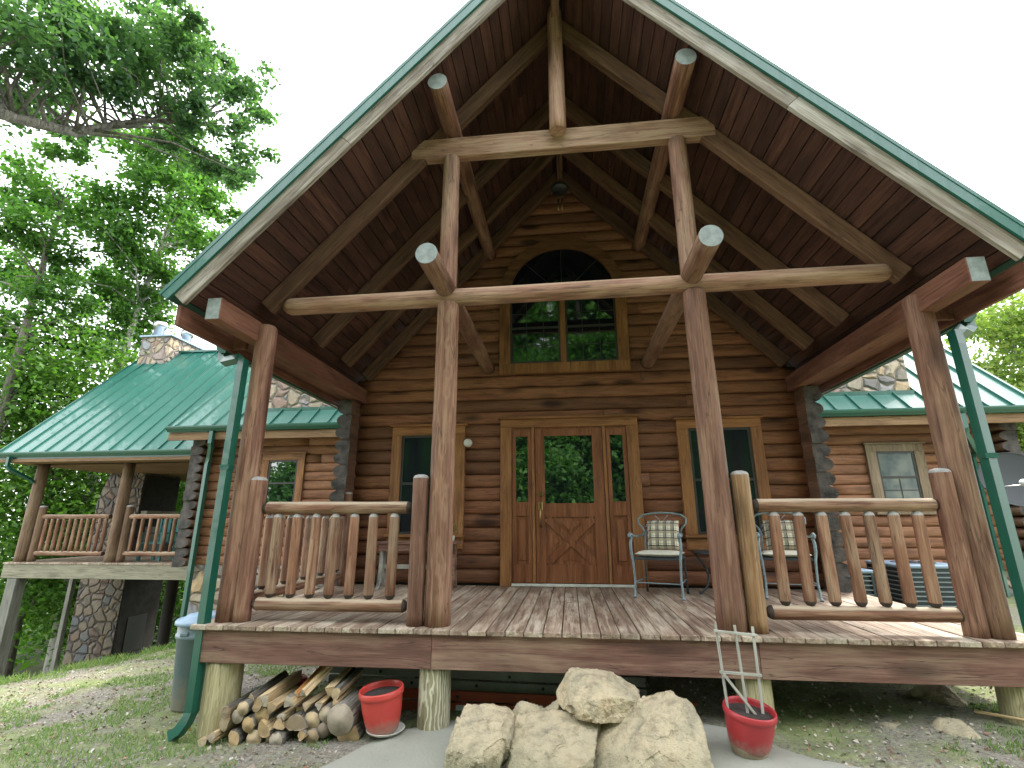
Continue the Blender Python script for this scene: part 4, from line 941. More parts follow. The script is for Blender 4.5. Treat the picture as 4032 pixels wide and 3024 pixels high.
# trellis
tl = empty('trellis', (1.2, -.16, pz+.2), 'grey wooden lath trellis standing in the right red pot', 'trellis')
b0 = [(.995, -.36), (1.115, -.37), (1.215, -.35)]; t0 = [(.966, -.36, .145), (1.093, -.36, .137), (1.214, -.35, .128)]
for (a, b), tp in zip(b0, t0): beam('upright', (a, b, pz+.17), tp, .017, .010, M['trellis'], tl, upv=(0, 1, 0), ch=.001)
zt = lambda f, i: Vector((b0[i][0], b0[i][1], pz+.17)).lerp(Vector(t0[i]), f)
for f in (.92, .50): beam('crossbar', zt(f, 0)+Vector((-.02, -.011, .003)), zt(f-.01, 2)+Vector((.02, -.011, 0)), .010, .017, M['trellis'], tl, ch=.001)
beam('brace', zt(.49, 0)+Vector((0, -.021, 0)), zt(.02, 2)+Vector((-.02, -.021, 0)), .010, .017, M['trellis'], tl, ch=.001)

# firewood
LOGS = [(-2.961, -0.833, .049), (-2.839, -0.779, .063), (-2.684, -0.801, .054), (-2.51, -0.791, .058), (-2.407, -0.798, .054), (-2.308, -0.78, .045), (-2.174, -0.699, .072), (-2.112, -0.765, .045), (-2.037, -0.759, .049), (-1.959, -0.718, .049), (-2.061, -0.66, .063), (-1.945, -0.61, .054), (-1.806, -0.623, .103), (-1.757, -0.752, .081), (-2.666, -0.642, .049), (-2.745, -0.613, .04), (-2.563, -0.692, .045), (-2.468, -0.632, .049), (-2.382, -0.572, .063), (-2.293, -0.633, .054), (-2.28, -0.696, .054), (-2.403, -0.7, .054), (-2.615, -0.58, .04), (-2.515, -0.548, .045), (-2.212, -0.531, .054), (-2.107, -0.556, .049), (-2.01, -0.546, .045), (-1.882, -0.527, .036), (-2.761, -0.699, .054)]
FG = 'firewood logs stacked under the porch edge'
def firewood(x, z, r, seed, split=None, y0=-.08, L=.42, label=None, mats=None, dx=.0, dz=.0, r1=None):
    rq = random.Random(seed); n = 14 if not split else 14; m = MB(); V = []; F = []; segs = 6
    ang = rq.uniform(0, 6.28); kind = split or rq.choice(['round', 'half', 'wedge', 'tri', 'wedge'])
    def rad(a, zt_):
        rr = r*(1+.09*noise.noise(Vector((math.cos(a)*1.5+seed, math.sin(a)*1.5, zt_*4))))
        if r1: rr *= 1+(r1/r-1)*zt_/L
        dd = [ ]
        if kind == 'half': dd = [(ang, .25)]
        if kind == 'wedge': dd = [(ang, .22), (ang+1.9, .25)]
        if kind == 'tri': dd = [(ang, .35), (ang+2.1, .3), (ang+4.2, .45)]
        for b, h_ in dd:
            c_ = math.cos(a-b)
            if c_ > .01: rr = min(rr, r*h_/c_*(1+.12*noise.noise(Vector((a*2, zt_*7, seed)))))
        return rr
    for i in range(segs+1):
        zt_ = L*i/segs
        for k in range(n):
            a = 2*math.pi*k/n; rr = rad(a, zt_); V.append((math.cos(a)*rr, math.sin(a)*rr, zt_+(rq.uniform(-.006, .006) if i in (0, segs) else 0)))
    mi = []
    for i in range(segs):
        for k in range(n):
            a = 2*math.pi*(k+.5)/n; flat = rad(a, .1) < r*.86
            F.append((i*n+k, i*n+(k+1) % n, (i+1)*n+(k+1) % n, (i+1)*n+k)); mi.append(2 if flat else 0)
    F.append(tuple(reversed(range(n)))); mi.append(1); F.append(tuple(segs*n+k for k in range(n))); mi.append(1)
    m.add(V, F, mi, [kind == 'round']*len(F))
    mw, _ = frame((x, y0+rq.uniform(-.03, .03), z), (x+dx+rq.uniform(-.03, .03), y0+L, z+dz))
    return m.build('firewood_log', mats or [M['bark'], M['cut'], M['split']], None, mw, label=label or 'cut log in the low firewood stack left of the bright red pot', cat='firewood', group=FG)
for i, (x, z, r) in enumerate(LOGS):
    lab = None; sp = None
    if i == 12: lab = 'thickest round log with grey end at the right of the firewood stack'; sp = 'round'
    if i == 13: lab = 'big bark-covered log at the bottom right of the firewood stack, nearest the pot'; sp = 'round'
    if i == 0: lab = 'split log lying apart at the left foot of the firewood stack'; sp = 'wedge'
    if i in (10, 11, 9, 8, 3, 14): sp = 'round'
    firewood(x, z, r*(1.06 if sp == 'round' else 1.22), i+20, sp, label=lab)
for i, (x, z, r) in enumerate([(-2.6, -.75, .05), (-2.2, -.62, .05), (-1.95, -.78, .05), (-2.42, -.86, .05), (-2.9, -.86, .045), (-2.05, -.84, .05)]): firewood(x, z, r, 70+i, y0=.02, L=.4)
firewood(-2.44, -.495, .075, 90, 'wedge', y0=-.06, L=.55, label='long pale split log lying across the top middle of the firewood stack', dz=.03)
firewood(-2.22, -.49, .05, 91, 'tri', y0=-.03, L=.55, mats=[M['split_or'], M['cut'], M['split_or']], label='orange split log poking up behind the top of the firewood stack', dz=.17, dx=.06)
firewood(-2.14, -.47, .055, 92, 'tri', y0=-.05, L=.5, mats=[M['bark'], M['cut'], M['split']], label='pointed split log rising highest from the firewood stack', dz=.19, dx=.10, r1=.02)
firewood(-1.98, -.46, .065, 93, 'wedge', y0=-.02, L=.45, label='yellow split log resting on the upper right of the firewood stack', dz=.04)
firewood(-1.87, -.475, .05, 94, 'half', y0=-.04, L=.45, label='split log on top of the firewood stack, right above the thickest round log', dz=.04)
firewood(-2.63, -.55, .05, 95, 'wedge', y0=-.03, L=.5, label='flat split log sloping over the upper left of the firewood stack', dz=.04)

# boulders
def rock(name, outline, y0, y1, seed, label, group='limestone boulders at the porch steps', lean=.25, amp=.035, top=.5, yr=None, grow=1.10, edge=.6):
    """intersection of tilted half spaces through the outline edges, ray-cast from the centre, then roughened"""
    rq = random.Random(seed); yr = y0 if yr is None else yr
    def rp_(p, y): f = (y-CAM.y)/(yr-CAM.y); return (CAM.x+(p[0]-CAM.x)*f, CAM.z+(p[1]-CAM.z)*f)
    src = outline; mx_ = sum(p[0] for p in src)/len(src); mz_ = sum(p[1] for p in src)/len(src); src = [(mx_+(p[0]-mx_)*grow, mz_+(p[1]-mz_)*(1+(grow-1)*.4)) for p in src]; outline = [rp_(p, (y0+y1)/2) for p in src]
    cx_ = sum(p[0] for p in outline)/len(outline); cz_ = sum(p[1] for p in outline)/len(outline); c0 = Vector((cx_, (y0+y1)/2, cz_))
    pl = []
    n = len(outline)
    area = sum(outline[i][0]*outline[(i+1) % n][1]-outline[(i+1) % n][0]*outline[i][1] for i in range(n))
    for i in range(n):
        a = outline[i]; b = outline[(i+1) % n]; e = Vector((b[0]-a[0], 0, b[1]-a[1]))
        nn = Vector((e.z, 0, -e.x)).normalized()*(1 if area > 0 else -1)
        topf = nn.z > .35; ty_ = -rq.uniform(.1, lean+.1) if topf else -rq.uniform(0, lean)*.5
        ya = y1-.12*(y1-y0) if topf else y0+.3*(y1-y0); a = rp_(src[i], ya); b = rp_(src[(i+1) % n], ya)
        nn = (nn+Vector((0, ty_, 0))).normalized(); mid = Vector(((a[0]+b[0])/2, ya, (a[1]+b[1])/2))
        pl.append((nn, max(.02, nn.dot(mid-c0))))
    hd = (y1-y0)/2
    ztop = max(p[1] for p in outline); zbot = min(p[1] for p in outline); ze = zbot+(ztop-zbot)*edge
    for tx, f in ((rq.uniform(-.12, .12), 0), (rq.uniform(-.35, .35), .03)):
        nn = Vector((tx, -(ztop-ze)*1.0, (y1-y0)*.8)).normalized(); pl.append((nn, max(.02, nn.dot(Vector((cx_, y0+f, ze+f))-c0))))
    for nn, q_ in (((rq.uniform(-.12, .12), -1, -.12), 0.), ((rq.uniform(.35, .6), -1, -.05), .03), ((rq.uniform(-.6, -.35), -1, .1), .03)):
        nn = Vector(nn).normalized(); pl.append((nn, max(.02, nn.dot(Vector((cx_+nn.x*.25*(outline and max(p[0] for p in outline)-min(p[0] for p in outline)), y0+q_, ze))-c0))))
    pl.append((Vector((0, 1, 0)), hd))
    def ray(d): return min(h/nn.dot(d) for nn, h in pl if nn.dot(d) > 1e-3)
    smp = []
    for k in range(500):
        zz_ = 1-2*(k+.5)/500; ph = k*2.399963; q_ = math.sqrt(1-zz_*zz_); d_ = Vector((math.cos(ph)*q_, math.sin(ph)*q_, zz_)); smp.append(d_*ray(d_))
    for k in range(12):
        nn = Vector((rq.gauss(0, 1), rq.gauss(-.5, .8), rq.gauss(.3, .9))).normalized(); sup = max(nn.dot(q_) for q_ in smp); pl.append((nn, sup*rq.uniform(.90, .97)))
    import bmesh
    bm = bmesh.new(); bmesh.ops.create_icosphere(bm, subdivisions=6 if (y1-y0) > .3 else 5, radius=1)
    for v in bm.verts:
        d = v.co.normalized(); inv = 0
        rs = sorted(h/(max(1e-6, nn.dot(d))) for nn, h in pl if nn.dot(d) > 1e-3)
        r = rs[0]
        r = -math.log(sum(math.exp(-70*q/r) for q in rs[:4]))/70*r if len(rs) > 1 else r
        p = d*r; q = p*3.2+Vector((seed*3.7, 0, 0))
        qq = q+Vector((noise.noise(q*3), noise.noise(q*3+Vector((9, 0, 0))), noise.noise(q*3+Vector((0, 9, 0)))))*.12; v1 = noise.voronoi(qq*1.7)[1][0]; v2 = noise.voronoi(qq*4.3)[1][0]; k = noise.noise(v1*5.3)*amp*.75+noise.noise(v2*3.1)*amp*.42+noise.fractal(q*4, .8, 2.1, 4)*amp*.2
        v.co = p+d*k
    me = bpy.data.meshes.new(name); bm.to_mesh(me); bm.free(); me.materials.append(M['rock'])
    o = link(name, me, Matrix.Translation(c0)); tag(o, label, 'boulder', group); return o
rock('boulder', [(-.86, -.80), (-.44, -.80), (-.455, -.63), (-.44, -.50), (-.375, -.365), (-.46, -.328), (-.65, -.325), (-.775, -.338), (-.80, -.50)], -.74, -.22, 1, 'squarish pale boulder at the left of the boulder pile, beside the concrete', edge=.72, yr=-.7)
rock('boulder', [(-.49, -.86), (.04, -.86), (.07, -.55), (.14, -.44), (.155, -.355), (-.01, -.325), (-.28, -.338), (-.378, -.38), (-.445, -.53)], -.80, -.25, 2, 'broad pale boulder in the middle of the boulder pile, below the topmost one', edge=.66, yr=-.75)
rock('boulder', [(-.14, -.86), (.80, -.86), (.765, -.55), (.73, -.40), (.73, -.28), (.625, -.20), (.55, -.175), (.335, -.25), (.08, -.42), (-.10, -.56)], -.86, -.25, 3, 'largest boulder, sloping up to a peak at the right of the pile', edge=.42, yr=-.8)
rock('boulder', [(.02, -.45), (.26, -.46), (.40, -.37), (.37, -.28), (.225, -.19), (-.02, -.178), (-.075, -.225), (-.118, -.31), (-.11, -.43)], -.46, -.06, 4, 'boulder perched on top of the pile just under the deck edge', edge=.48, yr=-.35)
rock('boulder', [(-.55, -.55), (-.22, -.55), (-.22, -.44), (-.42, -.385), (-.53, -.42)], -.40, -.14, 5, 'small grey boulder wedged behind the two left boulders', amp=.02, yr=-.35)
rock('boulder', [(-.24, -.6), (-.05, -.6), (-.09, -.46), (-.13, -.38), (-.23, -.44)], -.32, -.08, 6, 'small tan boulder half hidden behind the topmost one', amp=.02, yr=-.3)
g2 = 'stones under the right end of the porch'
rock('stone', [(2.52, -.72), (2.86, -.70), (2.90, -.50), (2.76, -.36), (2.58, -.40)], .38, .75, 7, 'rounded grey stone in the shade left of the right-hand pier', g2, amp=.015, yr=.3)
rock('stone', [(2.42, -.66), (2.82, -.68), (2.85, -.55), (2.78, -.515), (2.48, -.50)], -.14, .10, 8, 'long flat pale stone lying left of the right-hand pier', g2, amp=.012, yr=0)
rock('stone', [(2.02, -.68), (2.40, -.68), (2.36, -.55), (2.08, -.54)], -.06, .16, 9, 'flat mossy stone sunk in the gravel under the porch edge', g2, amp=.012, yr=0)
log('branch', (2.85, .18, -.50), (3.08, .02, -.50), .012, .010, [M['split'], M['split']], None, n=7); tag(bpy.data.objects['branch'], 'short pale stick lying on the flat stone by the right pier', 'stick')

# under the deck: ladders, pot, fluted dish
def ladder(name, y, z, mat, label, x0=-2.3, x1=.6, hh=.075, holes=True, dzx=-.012):
    l_ = empty(name, ((x0+x1)/2, y, z), label, 'ladder')
    for k, zz in enumerate((z, z+hh+.016)):
        m = MB(); m.par((x0, y, zz-x0*0), (x1-x0, 0, (x1-x0)*dzx), (0, .03, 0), (0, 0, hh), 0, .004); m.build('side_rail', mat, l_)
    m = MB(); x = x0+.2
    while x < x1-.1:
        zq = z+(x-x0)*dzx; m.tube([(x, y-.006, zq+hh*.55), (x, y+.2, zq+hh*.55)], .014, 8); m.tube([(x+.3, y-.006, zq+hh*1.6), (x+.3, y+.2, zq+hh*1.6)], .014, 8); x += .3*2
    m.build('rungs', M['black'], l_)
    return l_
ladder('aluminium_ladder', .70, -.62, M['alu'], 'dull metal ladder lying on edge in the dark under the porch')
ol = ladder('orange_ladder', .60, -.775, M['orange'], 'orange ladder lying on edge under the porch behind the boulders', x0=-1.55, x1=1.0, hh=.075)
m = MB(); m.box((-1.06, .585, -.765), (-.98, .5995, -.72)); m.box((-.95, .585, -.76), (-.91, .5995, -.72)); m.build('hinge_plate', M['dustwhite'], ol)
e_ = pot(-2.60, .62, gz(-2.6, .62)+.02, .12, .26, M['darkred'], 'dim terracotta pot in the shade behind the leftmost pier', saucer=False); e_['group'] = 'spare garden pots'; del e_['group']
m = MB(); V = []; F = []; n = 40
for (r, z) in ((.04, 0), (.05, .01), (.085, .10), (.084, .10), (.045, .012), (0.001, .012)):
    for k in range(n): a = 2*math.pi*k/n; q = r*(1+(.07 if k % 2 else -.05)*(r > .04)); V.append((math.cos(a)*q, math.sin(a)*q, z))
F = [(i*n+k, i*n+(k+1) % n, (i+1)*n+(k+1) % n, (i+1)*n+k) for i in range(5) for k in range(n)]
m.add(V, F); tag(m.build('fluted_bowl', M['dustwhite'], None, Matrix.Translation((-2.70, .28, -.66)) @ Matrix.Rotation(R(25), 4, 'X')), 'small fluted white bowl propped between the leftmost pier and the firewood', 'bowl')

# air conditioners
def ac(x, y, w_, h, label):
    z = gz(x, y)-.02; a_ = empty('air_conditioner', (x, y, z), label, 'air conditioner', 'air conditioner units right of the porch')
    m = MB(); m.box((x-w_/2-.05, y-w_/2-.05, z-.1), (x+w_/2+.05, y+w_/2+.05, z+.04), 0, .01); m.build('pad', M['slab'], a_)
    m = MB(); m.box((x-w_/2+.03, y-w_/2+.03, z+.04), (x+w_/2-.03, y+w_/2-.03, z+h-.05)); m.build('core', M['acbody'], a_)
    m = MB(); nl = int(h/.062)
    for k in range(nl):
        zz = z+.07+k*.062
        for (p, u, v) in (((x-w_/2+.04, y-w_/2, zz), (w_-.08, 0, 0), (0, .03, -.0)), ((x-w_/2+.04, y+w_/2-.03, zz), (w_-.08, 0, 0), (0, .03, 0)), ((x-w_/2, y-w_/2+.04, zz), (.03, 0, 0), (0, w_-.08, 0)), ((x+w_/2-.03, y-w_/2+.04, zz), (.03, 0, 0), (0, w_-.08, 0))):
            m.par(p, u, v, (0, 0, .014))
    m.build('louvers', M['acfin'], a_)
    for sx in (-1, 1):
        for sy in (-1, 1): m = MB(); m.box((x+sx*w_/2-.04*(sx > 0), y+sy*w_/2-.04*(sy > 0), z+.04), (x+sx*w_/2+.04*(sx < 0), y+sy*w_/2+.04*(sy < 0), z+h-.05), 0, .006); m.build('corner_post', M['acbody'], a_)
    m = MB(); m.box((x-w_/2-.01, y-w_/2-.01, z+h-.05), (x+w_/2+.01, y+w_/2+.01, z+h), 0, .015); tp = m.build('top_panel', M['actop'], a_)
    m = MB()
    for r in (.08, .14, .20, .26): m.lathe([(r, .004), (r+.008, .012), (r+.016, .004)], (x, y, z+h-.002), 24)
    m.lathe([(0, .03), (.06, .02), (.07, .0)], (x, y, z+h), 20); m.build('fan_grille', M['black'], tp)
ac(5.02, 4.15, .86, .74, 'large dark louvered air conditioner with blue-grey top, seen through the right railing')
ac(3.86, 4.2, .80, .72, 'dark louvered air conditioner half hidden behind the cabin corner, left of the larger one')

# satellite dish
dc = Vector((4.86, 1.85, 1.27)); dn_ = Vector((-.30, -.88, .32)).normalized()
sdsh = empty('satellite_dish', (4.95, 2.2, gz(4.95, 2.2)), 'grey satellite dish on a mast at the right edge behind the porch corner', 'satellite dish')
q = dn_.to_track_quat('Z', 'Y').to_matrix().to_4x4(); mwd = Matrix.Translation(dc) @ q
m = MB(); pr = [(0, -.055)]+[(r, -.055+.055*(r/.315)**2) for r in (.08, .16, .24, .29, .31)]+[(.318, .008), (.318, -.006), (.30, -.02), (.16, -.06), (0, -.07)]
m.lathe(pr, n=40, sy=1.0, sx=.96); m.build('reflector', M['dish'], sdsh, mwd)
m = MB(); m.tube([(0, -.32, -.02), (0, -.34, .1), (0, -.20, .34)], .013, 6); m.tube([(-.28, -.1, .0), (-.03, -.2, .33)], .006, 5); m.tube([(.28, -.1, .0), (.03, -.2, .33)], .006, 5); m.build('feed_arm', M['steel'], sdsh, mwd)
m = MB(); 
for x in (-.07, 0, .07): m.tube([(x, -.17, .31), (x, -.20, .37), (x, -.215, .41)], [.035, .032, .02], 12)
m.par((-.09, -.24, .35), (.18, 0, 0), (0, .05, 0), (0, 0, .06), 0, .01); m.build('receiver', M['dustwhite'], sdsh, mwd)
m = MB(); m.tube([(4.95, 2.2, gz(4.95, 2.2)-.1), (4.95, 2.2, 1.1), (4.92, 2.05, 1.28), dc-dn_*.07], .025, 10); m.build('mast', M['steel'], sdsh)

# ================================================================== TREES
def leaf_cloud(blobs, total, size, seed, clump=(.20, .42), asp=.62):
    rs = np.random.RandomState(seed); vol = np.array([b[3]**2.3 for b in blobs]); vol = vol/vol.sum(); P = []; cl = []
    for b, f in zip(blobs, vol):
        nl = int(total*f); k = max(3, int(nl/130))
        d = rs.normal(size=(k, 3)); d /= np.linalg.norm(d, axis=1)[:, None]; rr = b[3]*(rs.rand(k)**.45)
        cc = np.array(b[:3])+d*rr[:, None]*np.array([1, 1, .8]); cl += [tuple(c_) for c_ in cc]
        idx = rs.randint(0, k, nl); sig = rs.uniform(clump[0], clump[1], k)*min(1.6, max(.5, b[3]))
        P.append(cc[idx]+rs.normal(size=(nl, 3))*sig[idx][:, None]*np.array([1, 1, .55]))
    P = np.concatenate(P); n = len(P)
    nrm = rs.normal(size=(n, 3))*.75+np.array([0, 0, 1.]); nrm /= np.linalg.norm(nrm, axis=1)[:, None]
    t_ = np.cross(nrm, rs.normal(size=(n, 3))); t_ /= np.linalg.norm(t_, axis=1)[:, None]; b_ = np.cross(nrm, t_)
    s = (size*rs.uniform(.6, 1.25, n))[:, None]
    # five-sided drooping leaf made of two triangles folded on the midrib
    A = P-t_*s; Bv = P+b_*s*asp+nrm*s*.18; Cv = P+t_*s-nrm*s*.15; D = P-b_*s*asp+nrm*s*.18
    V = np.stack([A, Bv, Cv, D], 1).reshape(-1, 3)
    return V, cl
def cloud_mesh(name, V, mat):
    n = len(V)//4; me = bpy.data.meshes.new(name); me.vertices.add(n*4); me.vertices.foreach_set('co', V.ravel().astype(np.float32))
    base = (np.arange(n)*4)[:, None]; loops = (base+np.array([[0, 1, 2, 0, 2, 3]])).ravel().astype(np.int32)
    me.loops.add(n*6); me.loops.foreach_set('vertex_index', loops); me.polygons.add(n*2)
    me.polygons.foreach_set('loop_start', (np.arange(n*2)*3).astype(np.int32)); me.update(calc_edges=True); me.materials.append(mat); return me
def tree(base, trunk_pts, tr, blobs, total, size, mat, label, seed, bark='bark', limbs=40, group='trees around the cabin', name='tree', clump=(.20, .42)):
    t_ = empty(name, base, label, 'tree', group)
    V, cl = leaf_cloud(blobs, total, size, seed, clump)
    link('crown', cloud_mesh('crown', V, M[mat]), None, t_)
    m = MB(); rq = random.Random(seed); pts = [Vector(p) for p in trunk_pts]
    rad = [tr*(1-.75*i/(len(pts)-1)) for i in range(len(pts))]
    # smooth the trunk a bit
    sm = []; sr_ = []
    for i in range(len(pts)-1):
        for k in range(5):
            f = k/5; sm.append(pts[i].lerp(pts[i+1], f)+Vector((noise.noise(Vector((i+f, seed, 0))), noise.noise(Vector((i+f, seed, 5))), 0))*.12); sr_.append(rad[i]*(1-f)+rad[i+1]*f)
    sm.append(pts[-1]); sr_.append(rad[-1]); m.tube(sm, sr_, 10)
    for c_ in rq.sample(cl, min(limbs, len(cl))):
        c_ = Vector(c_); cand = [(p, r) for p, r in zip(sm, sr_) if p.z < c_.z+.3] or [(sm[0], sr_[0])]
        p, r = min(cand, key=lambda q: (q[0]-c_).length+rq.uniform(0, 1.5)); mid = p.lerp(c_, .5)+Vector((rq.uniform(-.3, .3), rq.uniform(-.3, .3), rq.uniform(-.1, .35)))
        r0 = min(r*.5, .07)*rq.uniform(.5, 1); m.tube([p, p.lerp(mid, .6), mid, mid.lerp(c_, .6), c_], [r0, r0*.8, r0*.6, r0*.4, r0*.15], 6)
    m.build('trunk', M[bark], t_)
    return t_
OAK = [(-7.5, 0.3, 7.5, 1.13), (-8.1, 1.0, 7.6, 0.99), (-9.0, 1.3, 7.7, 0.71), (-7.1, 0.6, 8.0, 0.73), (-7.3, 1.2, 8.6, 0.9), (-7.3, 2.0, 9.3, 0.96), (-6.1, 1.3, 8.7, 0.64), (-7.3, 1.9, 8.5, 0.8), (-7.1, 2.6, 9.3, 0.91), (-6.1, 2.1, 8.4, 0.81), (-6.3, 3.0, 8.7, 0.75), (-5.5, 2.5, 7.6, 0.46), (-6.5, 2.4, 8.1, 0.77), (-7.5, 2.5, 8.4, 0.71), (-7.2, 1.0, 7.6, 0.63), (-5.6, 2.6, 9.0, 0.34), (-8.7, 2.0, 7.8, 0.6), (-7.3, 1.5, 7.5, 0.59), (-6.3, 3.4, 7.9, 0.34)]
OAK = [(x, y, z, r*.86) for x, y, z, r in OAK]+[(-6.4, 3.2, 7.4, .5), (-6.1, 2.9, 7.1, .4), (-5.9, 3.3, 7.9, .4), (-6.9, 2.6, 7.3, .5)]
MAPLE = [(-10.3, 5.8, 10.8, 1.14), (-11.7, 6.3, 10.9, 1.4), (-11.3, 8.0, 11.7, 1.39), (-11.3, 6.5, 9.5, 1.66), (-10.8, 8.1, 10.3, 1.06), (-12.1, 9.3, 9.8, 1.6), (-12.3, 6.6, 8.5, 1.52), (-12.6, 8.4, 8.1, 1.62), (-14.5, 8.4, 7.9, 1.53), (-11.2, 8.7, 7.6, 1.03), (-13.3, 8.9, 6.8, 1.46), (-12.6, 9.6, 5.9, 0.98), (-13.6, 7.5, 6.0, 1.22)]
far = lambda L, f, q: [tuple(CAM+(Vector((x, y, z))-CAM)*f)+(r*f*q,) for x, y, z, r in L]
MAPLE = far(MAPLE, 1.28, .70)
T3 = [(-15.4, 6.9, 11.9, 1.23), (-17.3, 7.8, 11.5, 1.76), (-17.8, 9.6, 12.1, 1.65), (-16.9, 7.5, 9.6, 1.67), (-17.6, 9.2, 10.0, 1.79), (-19.6, 9.9, 9.4, 2.15), (-16.9, 9.2, 8.0, 1.7), (-19.0, 9.7, 7.1, 2.05), (-19.8, 11.6, 6.7, 2.18), (-18.1, 9.7, 4.8, 1.73)]
T3 = [(x, y, z, r*.62) for x, y, z, r in T3]
T4 = [(-16.1, 9.9, 5.7, 1.85), (-17.9, 10.7, 4.4, 1.98), (-19.7, 11.2, 3.7, 2.12), (-16.2, 10.9, 3.9, 1.46), (-18.3, 11.2, 2.3, 2.02), (-18.4, 13.5, 2.2, 1.91), (-17.7, 10.1, 0.9, 1.92), (-18.1, 12.1, 0.0, 2.05), (-19.7, 12.5, -1.3, 2.18), (-16.8, 11.6, -1.7, 1.73), (-17.3, 13.5, 0.5, 1.85)]
T5 = [(-14.1, 12.6, 1.9, 1.44), (-14.8, 14.0, 3.1, 1.1), (-16.0, 15.2, 0.4, 1.88), (-14.1, 13.0, -1.1, 1.46), (-15.7, 13.6, -2.0, 2.02), (-15.5, 15.8, -3.0, 1.2), (-15.6, 12.4, 1.6, 1.28), (-14.7, 14.8, 5.1, 1.37), (-18.2, 13.9, 4.6, 1.46), (-15.9, 13.4, 6.0, 1.5)]
R1 = [(12.3, 10.5, 6.4, 1.03), (13.0, 12.0, 6.5, 0.81), (14.7, 12.8, 6.4, 1.08), (12.8, 11.2, 4.6, 1.14), (14.1, 11.6, 6.6, 1.23), (14.4, 13.9, 5.3, 1.1), (13.5, 10.9, 5.2, 1.17)]
R2 = [(11.6, 9.9, 3.4, 0.86), (12.3, 11.0, 2.9, 1.1), (13.3, 11.8, 2.4, 1.37), (11.6, 10.3, 3.2, 0.7), (12.5, 11.3, 1.7, 1.12), (13.3, 12.2, 0.5, 1.19)]
tree((-10.5, 0, gz(-10.5, 0)), [(-10.5, 0, gz(-10.5, 0)-.3), (-10.3, .1, 2), (-10.0, .2, 5), (-8.8, .4, 6.1), (-8.0, .7, 6.5), (-7.7, 1.5, 6.85), (-7.2, 2.2, 7.7), (-6.7, 2.9, 8.2)], .15, OAK, 21000, .052, 'leaf_oak', 'dark-leaved oak whose long low branch reaches in from the upper left', 11, limbs=90, clump=(.13, .26))
tree((-17, 12, -4), [(-17.0, 12, -4.4), (-17, 12, 0), (-16.9, 11.9, 5.8), (-16.5, 11.8, 8.2), (-15.8, 11.6, 11.4), (-15.1, 11.3, 14)], .19, MAPLE, 28000, .10, 'leaf_maple', 'bright green maple rising behind the side porch chimney', 12, 'palebark', limbs=90, clump=(.15, .30))
tree((-17.3, 8.8, -4), [(-17.2, 8.8, -4.4), (-17.4, 8.9, 2), (-17.5, 9, 8), (-17.6, 9.2, 12)], .2, T3, 16500, .09, 'leaf_maple', 'tall loose green tree at the left edge with sky showing through', 13, limbs=70, clump=(.18, .34))
tree((-18, 11.5, -4), [(-18, 11.5, -4.5), (-17.8, 11.4, 1), (-17.6, 11, 6)], .16, T4, 30000, .10, 'leaf_dim', 'dense leafy tree low at the left edge beside the side porch', 14, limbs=50, clump=(.35, .6))
tree((-15.5, 13.5, -4), [(-15.3, 13.5, -4.5), (-15.4, 13.6, 1), (-15.2, 14, 6)], .14, T5, 30000, .09, 'leaf_dim', 'leafy tree seen through the side porch openings', 15, 'palebark', limbs=40, clump=(.35, .6))
tree((13.5, 11.5, -1.2), [(13.5, 11.5, -1.5), (13.4, 11.4, 2.5), (13.4, 11.4, 6)], .13, R1, 9000, .085, 'leaf_yel', 'sunlit yellow-green tree above the right wing roof', 16, 'palebark', limbs=40)
tree((12.8, 11.2, -1), [(12.9, 11.2, -1.3), (12.7, 11, 1), (12.5, 11, 3)], .09, R2, 22000, .085, 'leaf_yel', 'low yellow-green tree between the right wing and the dish', 17, limbs=30, clump=(.3, .5))
# far wood filling the gaps low behind
def far_wood():
    rs = np.random.RandomState(3); bl = []
    for k in range(70):
        x = -34+k*.45+rs.uniform(-1, 1); y = 19+rs.uniform(-3, 6); bl.append((x, y, rs.uniform(-4.5, 5.0), rs.uniform(1.6, 2.6)))
    for k in range(26):
        bl.append((15+k*.6, 17+rs.uniform(-2, 5), rs.uniform(-1, 4.5), rs.uniform(1.4, 2.3)))
    V, _ = leaf_cloud(bl, 42000, .15, 4, (.4, .7)); o = link('far_wood', cloud_mesh('far_wood', V, M['leaf_dim'])); tag(o, 'shaded wood behind the cabin and its side porch', 'wood', kind='stuff')
far_wood()
# trees across the yard, mirrored in the door and window glass
def yard_tree():
    bl = []; rs = random.Random(8)
    for k in range(26):
        a = rs.uniform(0, 6.28); r = rs.uniform(.3, 2.4); z = rs.uniform(.2, 9.5); s_ = 1-.07*abs(z-4); bl.append((math.cos(a)*r*s_, math.sin(a)*r*s_, z, rs.uniform(.9, 1.5)))
    t_ = empty('yard_tree', (0, 0, 0)); V, cl = leaf_cloud(bl, 36000, .15, 21, (.3, .55)); link('crown', cloud_mesh('crown', V, M['leaf_yard']), None, t_)
    m = MB(); m.tube([(0, 0, -1.5), (.1, 0, 3), (0, .1, 9)], [.22, .17, .06], 9)
    for c_ in rs.sample(cl, 25): c_ = Vector(c_); p = Vector((0, 0, max(0, c_.z-1.2))); m.tube([p, p.lerp(c_, .5)+Vector((0, 0, .2)), c_], [.05, .03, .01], 5)
    m.build('trunk', M['bark'], t_); return t_
yt = yard_tree(); first = True
